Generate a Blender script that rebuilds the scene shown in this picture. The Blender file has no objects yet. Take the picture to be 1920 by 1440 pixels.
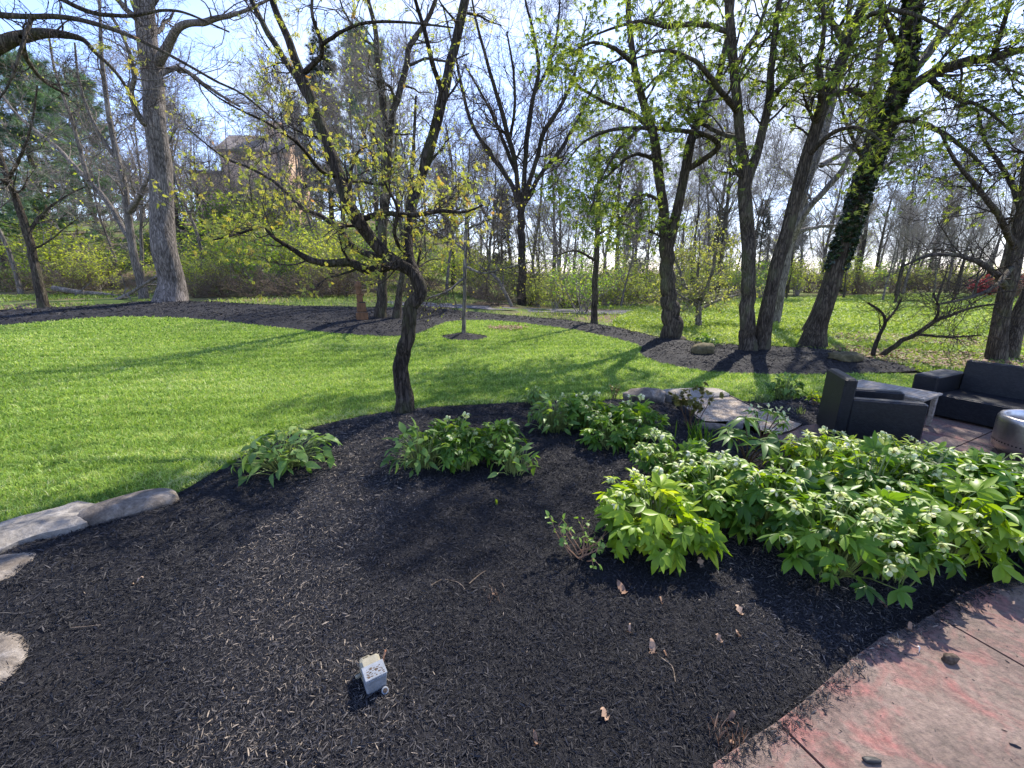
import bpy, math, random
import numpy as np
from mathutils import Vector, Matrix
from mathutils.geometry import delaunay_2d_cdt

# ------------------------------------------------------------------ camera, sky, sun
F = 820.0; PITCH = math.radians(14.0); CAMH = 1.7
S = bpy.context.scene
COL = S.collection
cam_d = bpy.data.cameras.new('camera')
cam_d.sensor_width = 36; cam_d.lens = 36 * F / 1920; cam_d.clip_end = 2000; cam_d.clip_start = 0.05
cam = bpy.data.objects.new('camera', cam_d); COL.objects.link(cam)
cam.location = (0, 0, CAMH); cam.rotation_euler = (math.pi / 2 - PITCH, 0, 0)
S.camera = cam
S.view_settings.view_transform = 'Standard'; S.view_settings.look = 'None'
S.view_settings.exposure = 1.68; S.view_settings.gamma = 1.0
S.cycles.max_bounces = 6; S.cycles.diffuse_bounces = 3; S.cycles.transmission_bounces = 4
S.cycles.transparent_max_bounces = 4; S.cycles.glossy_bounces = 2

AZ = math.radians(33); EL = math.radians(46)
SUN = Vector((math.sin(AZ) * math.cos(EL), math.cos(AZ) * math.cos(EL), math.sin(EL)))
sl = bpy.data.lights.new('sun', 'SUN'); sl.energy = 3.2; sl.angle = math.radians(0.6); sl.color = (1, .93, .82)
so = bpy.data.objects.new('sun', sl); COL.objects.link(so)
so.rotation_euler = (-SUN).to_track_quat('-Z', 'Y').to_euler()

W = bpy.data.worlds.new('World'); S.world = W; W.use_nodes = True
def wnodes():
    nt = W.node_tree; nt.nodes.clear(); N = nt.nodes.new; L = nt.links.new
    sky = N('ShaderNodeTexSky'); sky.sky_type = 'NISHITA'; sky.sun_disc = False
    sky.sun_elevation = EL; sky.sun_rotation = AZ; sky.air_density = 1.0; sky.dust_density = 0.08; sky.ozone_density = 2.2
    tc = N('ShaderNodeTexCoord'); sep = N('ShaderNodeSeparateXYZ'); L(tc.outputs['Generated'], sep.inputs[0])
    zz = N('ShaderNodeMath'); zz.operation = 'ADD'; zz.inputs[1].default_value = 0.22; L(sep.outputs[2], zz.inputs[0])
    dv = N('ShaderNodeVectorMath'); dv.operation = 'DIVIDE'; L(tc.outputs['Generated'], dv.inputs[0])
    cmb = N('ShaderNodeCombineXYZ'); L(zz.outputs[0], cmb.inputs[0]); L(zz.outputs[0], cmb.inputs[1]); cmb.inputs[2].default_value = 1
    L(cmb.outputs[0], dv.inputs[1])
    nz = N('ShaderNodeTexNoise'); nz.inputs['Scale'].default_value = 1.5; nz.inputs['Detail'].default_value = 9; nz.inputs['Roughness'].default_value = .55
    nz.inputs['Distortion'].default_value = .4; L(dv.outputs[0], nz.inputs['Vector'])
    dt = N('ShaderNodeVectorMath'); dt.operation = 'DOT_PRODUCT'; L(tc.outputs['Generated'], dt.inputs[0])
    dt.inputs[1].default_value = (math.sin(AZ), math.cos(AZ), 0.25)
    ma = N('ShaderNodeMath'); ma.operation = 'MULTIPLY_ADD'; L(dt.outputs['Value'], ma.inputs[0]); ma.inputs[1].default_value = .38
    L(nz.outputs[0], ma.inputs[2])
    rp = N('ShaderNodeValToRGB'); L(ma.outputs[0], rp.inputs[0])
    rp.color_ramp.elements[0].position = .62; rp.color_ramp.elements[1].position = 1.
    rp.color_ramp.elements[0].color = (0, 0, 0, 1); rp.color_ramp.elements[1].color = (.92, .92, .92, 1)
    mx = N('ShaderNodeMixRGB'); tn = N('ShaderNodeMixRGB'); tn.blend_type = 'MULTIPLY'; tn.inputs[0].default_value = 1; tn.inputs[2].default_value = (.97, .88, 1.02, 1); L(sky.outputs[0], tn.inputs[1]); L(rp.outputs[0], mx.inputs[0]); L(tn.outputs[0], mx.inputs[1]); mx.inputs[2].default_value = (2.5, 2.75, 3.25, 1)
    bg = N('ShaderNodeBackground'); L(mx.outputs[0], bg.inputs[0]); bg.inputs[1].default_value = .145
    out = N('ShaderNodeOutputWorld'); L(bg.outputs[0], out.inputs[0])
wnodes()

# ------------------------------------------------------------------ geometry helpers
rng = np.random.default_rng(7)
CP, SP = math.cos(PITCH), math.sin(PITCH)
def sstep(a, b, x):
    t = np.clip((np.asarray(x, float) - a) / (b - a), 0, 1); return t * t * (3 - 2 * t)
def G(x, y):
    x = np.asarray(x, float); y = np.asarray(y, float)
    z = 0.62 * sstep(8, 19, y) * sstep(2, -8, x)
    z = z + 7.5 * sstep(24, 58, y) * sstep(3, -16, x)
    z = z + 2.0 * sstep(60, 120, y)
    z = z - 0.5 * sstep(24, 28, y) * sstep(40, 30, y) * sstep(-2, 4, x) * sstep(14, 8, x)
    return z
def ray(px, py):
    X = (px - 960) / F; Y = (720 - py) / F
    return np.array([X, Y * SP + CP, Y * CP - SP])
O = np.array([0, 0, CAMH])
def gp(px, py, h=0.0):
    """point of the ground surface under a pixel of the photograph"""
    d = ray(px, py)
    if d[2] > -0.004: d[2] = -0.004
    t = -CAMH / d[2]; lo, hi = 0.1, min(t * 1.3, 300)
    ts = np.linspace(lo, hi, 3000); p = O[None] + ts[:, None] * d
    b = p[:, 2] < G(p[:, 0], p[:, 1]) + h
    i = int(np.argmax(b)) if b.any() else len(ts) - 1
    return np.array([p[i, 0], p[i, 1], float(G(p[i, 0], p[i, 1])) + h])
def at_y(px, py, Y):
    d = ray(px, py); return O + d * (Y / d[1])
def at_z(px, py, z):
    d = ray(px, py); return O + d * ((z - CAMH) / d[2])
def ndepth(p): return p[1] * CP - (p[2] - CAMH) * SP      # distance along the view axis

def unit(v): return v / np.maximum(np.linalg.norm(v, axis=-1, keepdims=True), 1e-9)

class MB:
    def __init__(s): s.V = []; s.F = {}; s.n = 0; s.var = []
    def add(s, V, faces, mat=0, var=0.5):
        V = np.asarray(V, np.float32).reshape(-1, 3)
        for f in (faces if isinstance(faces, list) else [faces]):
            f = np.asarray(f, np.int32)
            if f.size: s.F.setdefault((f.shape[1], mat), []).append(f + s.n)
        s.V.append(V); s.n += len(V)
        s.var.append(np.broadcast_to(np.asarray(var, np.float32), (len(V),)))
        return s
    def build(s, name, mats, parent=None, smooth=False, loc=(0, 0, 0)):
        me = bpy.data.meshes.new(name)
        if s.n:
            V = np.concatenate(s.V); me.vertices.add(len(V)); me.vertices.foreach_set('co', V.ravel())
            idx, st, mi, k0 = [], [], [], 0
            for (k, m), fl in s.F.items():
                f = np.concatenate(fl); idx.append(f.ravel()); st.append(k0 + np.arange(len(f)) * k); k0 += f.size
                mi.append(np.full(len(f), m, np.int32))
            idx = np.concatenate(idx); st = np.concatenate(st).astype(np.int32); mi = np.concatenate(mi)
            me.loops.add(len(idx)); me.loops.foreach_set('vertex_index', idx.astype(np.int32))
            me.polygons.add(len(st)); me.polygons.foreach_set('loop_start', st)
            me.polygons.foreach_set('material_index', mi)
            if smooth: me.polygons.foreach_set('use_smooth', np.ones(len(st), bool))
            else: me.polygons.foreach_set('use_smooth', np.zeros(len(st), bool))
            a = me.attributes.new('var', 'FLOAT', 'POINT'); a.data.foreach_set('value', np.concatenate(s.var))
            me.update(calc_edges=True)
        for m in (mats if isinstance(mats, (list, tuple)) else [mats]): me.materials.append(m)
        o = bpy.data.objects.new(name, me); COL.objects.link(o); o.location = loc
        if parent is not None: o.parent = parent
        return o

def tag(o, label=None, cat=None, group=None, kind=None):
    if label: o['label'] = label
    if cat: o['category'] = cat
    if group: o['group'] = group
    if kind: o['kind'] = kind
    return o
def empty(name, loc, label, cat, group=None, rz=0):
    o = bpy.data.objects.new(name, None); COL.objects.link(o); o.location = tuple(loc); o.rotation_euler = (0, 0, rz)
    o.empty_display_size = .1
    return tag(o, label, cat, group)
def dup(root, loc, rz, sc, label, group=None):
    r = root.copy(); COL.objects.link(r); r.location = tuple(loc); r.rotation_euler = (0, 0, rz); r.scale = (sc, sc, sc) if np.isscalar(sc) else sc
    r['label'] = label
    if group: r['group'] = group
    for ch in list(root.children):
        c = ch.copy(); COL.objects.link(c); c.parent = r
        for g in list(ch.children):
            d = g.copy(); COL.objects.link(d); d.parent = c
    return r

# ---- tubes, batched
def tubes(mb, P, R, sides, mat=0, var=0.5, cap=False):
    P = np.asarray(P, float); R = np.asarray(R, float)
    B, K, _ = P.shape
    if B == 0: return
    T = np.empty_like(P); T[:, 1:-1] = P[:, 2:] - P[:, :-2]; T[:, 0] = P[:, 1] - P[:, 0]; T[:, -1] = P[:, -1] - P[:, -2]
    T = unit(T); M = np.abs(unit(P[:, -1] - P[:, 0])); ref = np.zeros((B, 1, 3)); ref[np.arange(B), 0, np.argmin(M, 1)] = 1
    U = unit(np.cross(T, ref)); Vv = np.cross(T, U)
    a = np.linspace(0, 2 * np.pi, sides, endpoint=False)
    ring = P[:, :, None] + R[:, :, None, None] * (U[:, :, None] * np.cos(a)[None, None, :, None] + Vv[:, :, None] * np.sin(a)[None, None, :, None])
    base = (np.arange(B) * K * sides)[:, None, None] + (np.arange(K - 1) * sides)[None, :, None]
    j = np.arange(sides); j2 = (j + 1) % sides
    f = np.stack([base + j, base + j2, base + sides + j2, base + sides + j], -1).reshape(-1, 4)
    v = var if np.isscalar(var) else np.repeat(np.asarray(var), K * sides)
    mb.add(ring.reshape(-1, 3), f, mat, v)
def spline(pts, K):
    P = np.asarray(pts, float); n = len(P)
    if n == 2: P = np.array([P[0], (P[0] + P[1]) / 2, P[1]]); n = 3
    E = np.vstack([2 * P[0] - P[1], P, 2 * P[-1] - P[-2]])
    seg = np.linalg.norm(np.diff(P[:, :3], axis=0), axis=1); s = np.concatenate([[0], np.cumsum(seg)]); q = np.linspace(0, s[-1], K)
    i = np.clip(np.searchsorted(s, q, side='right') - 1, 0, n - 2); t = ((q - s[i]) / np.maximum(seg[i], 1e-9))[:, None]
    p0, p1, p2, p3 = E[i], E[i + 1], E[i + 2], E[i + 3]
    return .5 * (2 * p1 + (p2 - p0) * t + (2 * p0 - 5 * p1 + 4 * p2 - p3) * t ** 2 + (3 * p1 - p0 - 3 * p2 + p3) * t ** 3)
def spawn(P, R, n, t0=.2, t1=1., ang=(.8, .25), L=1., K=5, wig=.25, up=.1, rr=.55, taper=.35, tl=.45, rmin=.0, n_arr=None):
    B, Kp, _ = P.shape
    idx = np.repeat(np.arange(B), n if n_arr is None else n_arr); m = len(idx)
    if m == 0: return np.zeros((0, K, 3)), np.zeros((0, K))
    t = rng.uniform(t0, t1, m); f = t * (Kp - 1.001); i = f.astype(int); fr = (f - i)[:, None]
    pos = P[idx, i] * (1 - fr) + P[idx, i + 1] * fr; tg = unit(P[idx, i + 1] - P[idx, i])
    rad = R[idx, i] * (1 - fr[:, 0]) + R[idx, i + 1] * fr[:, 0]
    q = rng.normal(size=(m, 3)); q = unit(q - (q * tg).sum(1, keepdims=True) * tg)
    a = rng.normal(ang[0], ang[1], m)[:, None]; d = unit(np.cos(a) * tg + np.sin(a) * q)
    Ls = (np.asarray(L)[idx] if not np.isscalar(L) else L) * rng.uniform(.55, 1.25, m) * (1 - tl * t)
    out = np.empty((m, K, 3)); out[:, 0] = pos; st = (Ls / (K - 1))[:, None]
    for k in range(1, K):
        out[:, k] = out[:, k - 1] + d * st
        d = d + rng.normal(size=(m, 3)) * wig; d[:, 2] += up; d = unit(d)
    r0 = np.maximum(rad * rr * rng.uniform(.7, 1.1, m), rmin)
    return out, r0[:, None] * np.linspace(1, taper, K)[None] if rmin == 0 else np.maximum(r0[:, None] * np.linspace(1, taper, K)[None], rmin * .6)

def rots(fwd, roll=None):
    """matrices whose Y axis is fwd, Z as upward as possible, rolled"""
    f = unit(fwd); m = len(f); z = np.tile([0, 0, 1.], (m, 1)) + rng.normal(size=(m, 3)) * .02
    x = unit(np.cross(f, z)); z = np.cross(x, f)
    if roll is not None:
        c, s = np.cos(roll)[:, None], np.sin(roll)[:, None]; x, z = x * c + z * s, z * c - x * s
    return np.stack([x, f, z], -1)      # columns
def scatter(mb, tpl, pos, Rm, sc, mat=0, var=None):
    V, Fc = tpl; m = len(pos)
    if m == 0: return
    sc = np.broadcast_to(sc, (m,))
    VV = np.einsum('mij,kj->mki', Rm, V) * sc[:, None, None] + np.asarray(pos)[:, None]
    k = len(V); off = (np.arange(m) * k)[:, None, None]
    fs = [(np.asarray(f)[None] + off).reshape(-1, np.asarray(f).shape[1]) for f in (Fc if isinstance(Fc, list) else [Fc])]
    if var is None: var = rng.uniform(0, 1, m)
    mb.add(VV.reshape(-1, 3), fs, mat, np.repeat(var, k))
def leaflet(L=1, Wd=.35, rows=4, droop=.25, fold=.25, peak=.8, z0=0.):
    t = np.linspace(0, 1, rows + 1); w = Wd * .5 * np.sin(np.pi * t ** peak) + .01 * Wd; w[0] = .02
    V = []
    for ti, wi in zip(t, w):
        z = z0 - droop * ti * ti * L; y = L * ti * (1 - .12 * droop * ti)
        V += [(-wi, y, z + fold * wi), (0, y, z), (wi, y, z + fold * wi)]
    Fc = []
    for r in range(rows):
        b = r * 3; Fc += [(b, b + 1, b + 4, b + 3), (b + 1, b + 2, b + 5, b + 4)]
    return np.array(V, float), np.array(Fc)
def merge(parts):
    V, Fq, n = [], [], 0
    for v, f in parts: V.append(v); Fq.append(np.asarray(f) + n); n += len(v)
    return np.concatenate(V), np.concatenate(Fq)
def rz(a): c, s = math.cos(a), math.sin(a); return np.array([[c, -s, 0], [s, c, 0], [0, 0, 1.]])
def rx(a): c, s = math.cos(a), math.sin(a); return np.array([[1, 0, 0], [0, c, -s], [0, s, c.real]])
def palm(n=5, L=.16, Wd=.055, span=2.4, droop=.5, rows=2, tilt=0., jit=.0):
    ps = []
    for i in range(n):
        a = -span / 2 + span * i / (n - 1)
        l = L * (1 - .3 * abs(a) / (span / 2)) * (1 + jit * math.sin(i * 7.3))
        v, f = leaflet(l, Wd, rows, droop * (1 + .3 * math.cos(i * 3.)), .3, .85)
        ps.append((v @ rz(a).T, f))
    v, f = merge(ps); return v @ rx(-tilt).T, f
LEAF1 = (np.array([(0, 0, 0), (-.28, .5, .09), (.28, .5, .09), (0, 1, -.12)], float), np.array([(0, 2, 1), (1, 2, 3)]))
def pinnate(n=4, L=.12):
    ps = []; v0, f0 = LEAF1
    for i in range(n):
        for s in (-1, 1): ps.append((v0 * (L * .42) @ rz(s * 1.0).T + np.array([0, L * (.2 + .7 * i / n), -.06 * L * i]), f0))
    ps.append((v0 * L * .42 + np.array([0, L * .9, -.2 * L]), f0)); return merge(ps)

# ---- boxes / prisms / blobs
def box(mb, c, s, mat=0, R=None, bev=0.0, var=.5, taper=0.0):
    """bevelled box: centre c, size s"""
    hx, hy, hz = np.array(s) / 2; b = min(bev, hx * .9, hy * .9, hz * .9)
    if b <= 0:
        V = np.array([(x, y, z) for z in (-hz, hz) for x, y in ((-hx, -hy), (hx, -hy), (hx, hy), (-hx, hy))])
        Fc = [np.array([(3, 2, 1, 0), (4, 5, 6, 7), (0, 1, 5, 4), (1, 2, 6, 5), (2, 3, 7, 6), (3, 0, 4, 7)])]
    else:
        def ringp(x, y, z):
            return [(-x, -y + b, z), (-x + b, -y, z), (x - b, -y, z), (x, -y + b, z), (x, y - b, z), (x - b, y, z), (-x + b, y, z), (-x, y - b, z)]
        V = ringp(hx - b, hy - b, -hz) + ringp(hx, hy, -hz + b) + ringp(hx, hy, hz - b) + ringp(hx - b, hy - b, hz)
        V = np.array(V); q = []
        for k in range(3):
            for j in range(8): q.append((k * 8 + j, k * 8 + (j + 1) % 8, k * 8 + 8 + (j + 1) % 8, k * 8 + 8 + j))
        Fc = [np.array(q), np.array([tuple(range(7, -1, -1)), tuple(range(24, 32))])]
    if taper: V = V * np.stack([1 - taper * (V[:, 2] / (2 * hz) + .5)] * 2 + [np.ones(len(V))], -1)
    if R is not None: V = V @ np.asarray(R).T
    mb.add(V + np.asarray(c), Fc, mat, var)
def lathe(mb, prof, seg=48, mat=0, c=(0, 0, 0), R=None, var=.5):
    a = np.linspace(0, 2 * np.pi, seg, endpoint=False); V = []
    for r, z in prof: V.append(np.stack([r * np.cos(a), r * np.sin(a), np.full(seg, z)], -1))
    V = np.concatenate(V); q = []
    j = np.arange(seg); j2 = (j + 1) % seg
    for k in range(len(prof) - 1): q.append(np.stack([k * seg + j, k * seg + j2, k * seg + seg + j2, k * seg + seg + j], -1))
    if R is not None: V = V @ np.asarray(R).T
    mb.add(V + np.asarray(c), np.concatenate(q), mat, var)
def fbm(P, seed=0, oct=4, f0=1.):
    r = np.random.default_rng(seed); out = np.zeros(len(P)); a = 1.; f = f0
    for _ in range(oct):
        for _ in range(3):
            d = r.normal(size=P.shape[1]); d /= np.linalg.norm(d); out += a * np.sin(P @ d * f * r.uniform(.8, 1.3) * 2 + r.uniform(0, 6.28)) / 3
        a *= .5; f *= 2.1
    return out
def rock_mb(s, seed, rough=.14, n=26):
    u = np.linspace(0, 2 * np.pi, n, endpoint=False); v = np.linspace(-np.pi / 2, np.pi / 2, n // 2)
    P = np.stack([np.outer(np.cos(v), np.cos(u)), np.outer(np.cos(v), np.sin(u)), np.outer(np.sin(v), np.ones(n))], -1).reshape(-1, 3)
    P = np.sign(P) * np.abs(P) ** .75
    P = P * (1 + rough * fbm(P, seed, 4, 1.3))[:, None] * np.asarray(s); m = len(v); q = []
    for i in range(m - 1):
        for j in range(n): q.append((i * n + j, i * n + (j + 1) % n, i * n + n + (j + 1) % n, i * n + n + j))
    mb = MB(); mb.add(P, np.array(q)); return mb

# ---- flat regions
def pts_in(poly, x, y):
    poly = np.asarray(poly); n = len(poly); inside = np.zeros(len(x), bool)
    for i in range(n):
        x1, y1 = poly[i][:2]; x2, y2 = poly[(i + 1) % n][:2]
        c = ((y1 > y) != (y2 > y)) & (x < (x2 - x1) * (y - y1) / (y2 - y1 + 1e-12) + x1); inside ^= c
    return inside
def edge_dist(poly, x, y):
    poly = np.asarray(poly)[:, :2]; P = np.stack([x, y], -1); best = np.full(len(x), 1e9)
    for i in range(len(poly)):
        a = poly[i]; b = poly[(i + 1) % len(poly)]; ab = b - a
        t = np.clip(((P - a) @ ab) / (ab @ ab + 1e-12), 0, 1); best = np.minimum(best, np.linalg.norm(P - a - t[:, None] * ab, axis=1))
    return best
def smooth_poly(pts, step):
    P = np.asarray(pts, float); n = len(P); out = []
    for i in range(n):
        p0, p1, p2, p3 = P[i - 1], P[i], P[(i + 1) % n], P[(i + 2) % n]; k = max(1, int(np.linalg.norm(p2 - p1) / step))
        for t in np.arange(k) / k:
            out.append(.5 * (2 * p1 + (p2 - p0) * t + (2 * p0 - 5 * p1 + 4 * p2 - p3) * t ** 2 + (3 * p1 - p0 - 3 * p2 + p3) * t ** 3))
    return np.array(out)
def region_mb(poly, step, zf, near=None):
    poly = np.asarray(poly)[:, :2]; x0, y0 = poly.min(0); x1, y1 = poly.max(0)
    gx, gy = np.meshgrid(np.arange(x0, x1, step), np.arange(y0, y1, step)); gx = gx.ravel(); gy = gy.ravel()
    gx = gx + rng.uniform(-.2, .2, len(gx)) * step; gy = gy + rng.uniform(-.2, .2, len(gy)) * step
    k = pts_in(poly, gx, gy); gx, gy = gx[k], gy[k]; k = edge_dist(poly, gx, gy) > step * .5; gx, gy = gx[k], gy[k]
    allp = [Vector(p) for p in poly] + [Vector((a, b)) for a, b in zip(gx, gy)]; n = len(poly)
    v, e, f, *_ = delaunay_2d_cdt(allp, [(i, (i + 1) % n) for i in range(n)], [], 1, 1e-5)
    V = np.array([(p[0], p[1]) for p in v]); Z = zf(V[:, 0], V[:, 1]); mb = MB()
    mb.add(np.column_stack([V, Z]), np.array([t[:3] for t in f])); return mb

# ------------------------------------------------------------------ materials
def mat(name):
    m = bpy.data.materials.new(name); m.use_nodes = True; nt = m.node_tree; nt.nodes.clear()
    return m, nt.nodes.new, nt.links.new
def ramp(N, L, src, stops):
    r = N('ShaderNodeValToRGB'); L(src, r.inputs[0]); e = r.color_ramp.elements
    while len(e) < len(stops): e.new(.5)
    for el, (p, c) in zip(e, stops): el.position = p; el.color = (*c, 1)
    return r.outputs[0]
def noise(N, L, scale, detail=4, vec=None, rough=.55, dist=0.):
    n = N('ShaderNodeTexNoise'); n.inputs['Scale'].default_value = scale; n.inputs['Detail'].default_value = detail
    n.inputs['Roughness'].default_value = rough; n.inputs['Distortion'].default_value = dist
    if vec is not None: L(vec, n.inputs['Vector'])
    return n.outputs[0]
def coords(N, L, scale=(1, 1, 1), kind='Object'):
    t = N('ShaderNodeTexCoord'); m = N('ShaderNodeMapping'); m.inputs['Scale'].default_value = scale; L(t.outputs[kind], m.inputs[0]); return m.outputs[0]
def wpos(N, L, scale=(1, 1, 1)):
    g = N('ShaderNodeNewGeometry'); m = N('ShaderNodeMapping'); m.inputs['Scale'].default_value = scale; L(g.outputs['Position'], m.inputs[0]); return m.outputs[0]
def attr(N): a = N('ShaderNodeAttribute'); a.attribute_name = 'var'; return a.outputs['Fac']
def mixc(N, L, f, a, b, mode='MIX'):
    m = N('ShaderNodeMixRGB'); m.blend_type = mode
    for s, i in ((f, 0), (a, 1), (b, 2)):
        if hasattr(s, 'links') or hasattr(s, 'is_linked'): L(s, m.inputs[i])
        else: m.inputs[i].default_value = s if i == 0 else (*s, 1)
    return m.outputs[0]
def bump(N, L, h, st, dist=.02):
    b = N('ShaderNodeBump'); b.inputs['Strength'].default_value = st; b.inputs['Distance'].default_value = dist; L(h, b.inputs['Height']); return b.outputs[0]
def princ(N, L, col, rough=.7, spec=.3, nrm=None, metal=0.):
    p = N('ShaderNodeBsdfPrincipled')
    if hasattr(col, 'is_linked'): L(col, p.inputs['Base Color'])
    else: p.inputs['Base Color'].default_value = (*col, 1)
    if hasattr(rough, 'is_linked'): L(rough, p.inputs['Roughness'])
    else: p.inputs['Roughness'].default_value = rough
    p.inputs['Specular IOR Level'].default_value = spec; p.inputs['Metallic'].default_value = metal
    if nrm is not None: L(nrm, p.inputs['Normal'])
    return p.outputs[0]
def out(N, L, sh): o = N('ShaderNodeOutputMaterial'); L(sh, o.inputs[0])

def bark(name, c1, c2, sc=6., st=.8, moss=None):
    m, N, L = mat(name); v = coords(N, L, (1, 1, .16)); n = noise(N, L, sc * 3.4, 8, v, .72, .9)
    v2 = coords(N, L, (1, 1, .6)); n2 = noise(N, L, sc * .5, 4, v2)
    c = ramp(N, L, n, [(.38, tuple(x * .6 for x in c1)), (.62, tuple(x * 1.1 for x in c2))]); c = mixc(N, L, .4, c, ramp(N, L, n2, [(.35, tuple(x * .75 for x in c1)), (.7, tuple(x * 1.15 for x in c2))]))
    vo = N('ShaderNodeTexVoronoi'); vo.feature = 'DISTANCE_TO_EDGE'; vo.inputs['Scale'].default_value = sc * 3.2
    wv = N('ShaderNodeVectorMath'); wv.operation = 'MULTIPLY_ADD'; nv = N('ShaderNodeTexNoise'); nv.inputs['Scale'].default_value = sc * 2; nv.inputs['Detail'].default_value = 3; L(v, nv.inputs['Vector']); L(nv.outputs['Color'], wv.inputs[0]); wv.inputs[1].default_value = (.12, .12, .12); L(v, wv.inputs[2]); L(wv.outputs[0], vo.inputs['Vector'])
    cr = ramp(N, L, vo.outputs['Distance'], [(.0, (.3, .3, .3)), (.2, (1, 1, 1))]); c = mixc(N, L, .85, c, cr, 'MULTIPLY'); hh = mixc(N, L, .55, n, cr)
    if moss: c = mixc(N, L, ramp(N, L, noise(N, L, 3.5, 5, v2), [(.52, (0, 0, 0)), (.66, (.6, .6, .6))]), c, moss)
    out(N, L, princ(N, L, c, .9, .15, bump(N, L, hh, st, .04))); return m
def leafm(name, stops, trans=.4, rough=.5, spec=.35, tint=(1.25, 1.2, .5)):
    m, N, L = mat(name); a = attr(N); oi = N('ShaderNodeObjectInfo')
    ad = N('ShaderNodeMath'); ad.operation = 'MULTIPLY_ADD'; L(oi.outputs['Random'], ad.inputs[0]); ad.inputs[1].default_value = .16; L(a, ad.inputs[2])
    sb = N('ShaderNodeMath'); sb.operation = 'SUBTRACT'; L(ad.outputs[0], sb.inputs[0]); sb.inputs[1].default_value = .08
    c = ramp(N, L, sb.outputs[0], stops); p = princ(N, L, c, rough, spec)
    t = N('ShaderNodeBsdfTranslucent'); tc = mixc(N, L, 1., c, tint, 'MULTIPLY'); L(tc, t.inputs[0])
    mx = N('ShaderNodeMixShader'); mx.inputs[0].default_value = trans; L(p, mx.inputs[1]); L(t.outputs[0], mx.inputs[2]); out(N, L, mx.outputs[0]); return m

M = {}
M['bark_dark'] = bark('bark_dark', (.018, .0145, .012), (.092, .074, .06), 7, 1., (.05, .055, .02))
M['bark_grey'] = bark('bark_grey', (.08, .068, .06), (.3, .262, .235), 5, .9)
M['bark_mid'] = bark('bark_mid', (.035, .028, .022), (.15, .122, .092), 7, 1., (.085, .09, .045))
M['bark_pale'] = bark('bark_pale', (.1, .088, .075), (.29, .255, .22), 5, .6)
M['twig'] = bark('twig', (.035, .026, .022), (.1, .078, .066), 9, .3)
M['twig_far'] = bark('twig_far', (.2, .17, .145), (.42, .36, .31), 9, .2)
M['twig_tan'] = bark('twig_tan', (.13, .095, .065), (.3, .23, .165), 9, .2)
M['leaf_canopy'] = leafm('leaf_canopy', [(0, (.1, .155, .04)), (.5, (.22, .3, .06)), (1, (.44, .48, .12))], .58)
M['leaf_gold'] = leafm('leaf_gold', [(0, (.22, .28, .06)), (.55, (.37, .4, .1)), (.88, (.44, .36, .1)), (1, (.46, .25, .1))], .55)
M['leaf_lime'] = leafm('leaf_lime', [(0, (.22, .28, .04)), (.5, (.4, .48, .07)), (1, (.56, .58, .14))], .55)
M['leaf_green'] = leafm('leaf_green', [(0, (.1, .19, .03)), (.5, (.2, .34, .05)), (1, (.36, .48, .09))], .55)
M['leaf_dog'] = leafm('leaf_dog', [(0, (.16, .2, .05)), (.6, (.3, .32, .1)), (1, (.5, .48, .25))], .5)
M['leaf_pink'] = leafm('leaf_pink', [(0, (.3, .03, .04)), (1, (.6, .1, .11))], .3)
M['leaf_maroon'] = leafm('leaf_maroon', [(0, (.06, .015, .015)), (1, (.17, .03, .025))], .3)
M['needle'] = leafm('needle', [(0, (.06, .12, .07)), (.6, (.14, .24, .14)), (1, (.23, .34, .19))], .15, .6)
M['needle_dark'] = leafm('needle_dark', [(0, (.02, .035, .028)), (1, (.065, .095, .07))], .1, .6)
M['ivy'] = leafm('ivy', [(0, (.01, .02, .008)), (.7, (.025, .045, .015)), (1, (.06, .09, .025))], .15, .35, .5)
M['grass'] = leafm('grass', [(0, (.06, .135, .022)), (.45, (.225, .355, .06)), (.8, (.4, .53, .15)), (1, (.56, .58, .3))], .42, .55, .25, (1.15, 1.1, .5))
M['cover'] = leafm('cover', [(0, (.09, .15, .03)), (.5, (.25, .34, .07)), (1, (.5, .54, .27))], .4, .6, .25)
M['hell'] = leafm('hell', [(0, (.035, .09, .01)), (.5, (.105, .215, .022)), (1, (.3, .42, .05))], .45, .42, .3, (1.3, 1.2, .35))  # hellebore leaves, darker copy: shade on the clump put into the colour
M['hell_lime_sunlit'] = leafm('hell_lime_sunlit', [(0, (.1, .19, .015)), (.5, (.24, .37, .025)), (1, (.46, .52, .05))], .48, .42, .3, (1.3, 1.2, .3))  # lighter, yellower copy: sunlight on the hellebores put into the leaf colour
M['broad'] = leafm('broad', [(0, (.06, .12, .025)), (.5, (.15, .26, .055)), (1, (.32, .43, .12))], .45, .42, .35, (1.25, 1.2, .4))
M['petal'] = leafm('petal', [(0, (.44, .52, .19)), (.6, (.62, .67, .34)), (1, (.7, .66, .48))], .35, .5, .3, (1, 1, .8))
M['bud'] = leafm('bud', [(0, (.3, .35, .08)), (1, (.55, .5, .15))], .2)
M['stem'] = leafm('stem', [(0, (.12, .17, .04)), (1, (.25, .3, .1))], .15)
M['redstem'] = leafm('redstem', [(0, (.1, .045, .03)), (1, (.2, .12, .05))], .1)
M['dead_leaf'] = leafm('dead_leaf', [(0, (.16, .09, .055)), (.5, (.27, .16, .1)), (1, (.42, .3, .21))], .15, .7, .2, (1, .9, .8))
M['peony'] = leafm('peony', [(0, (.07, .06, .02)), (.5, (.17, .16, .035)), (1, (.27, .22, .05))], .4)
M['chip'] = None
def m_chip():
    m, N, L = mat('mulch_chip'); a = attr(N)
    c = ramp(N, L, a, [(0, (.0095, .0095, .011)), (.45, (.026, .025, .0278)), (.82, (.054, .05, .051)), (.96, (.085, .077, .073)), (1, (.22, .18, .14))])
    out(N, L, princ(N, L, c, .68, .22)); return m
M['chip'] = m_chip()
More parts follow.
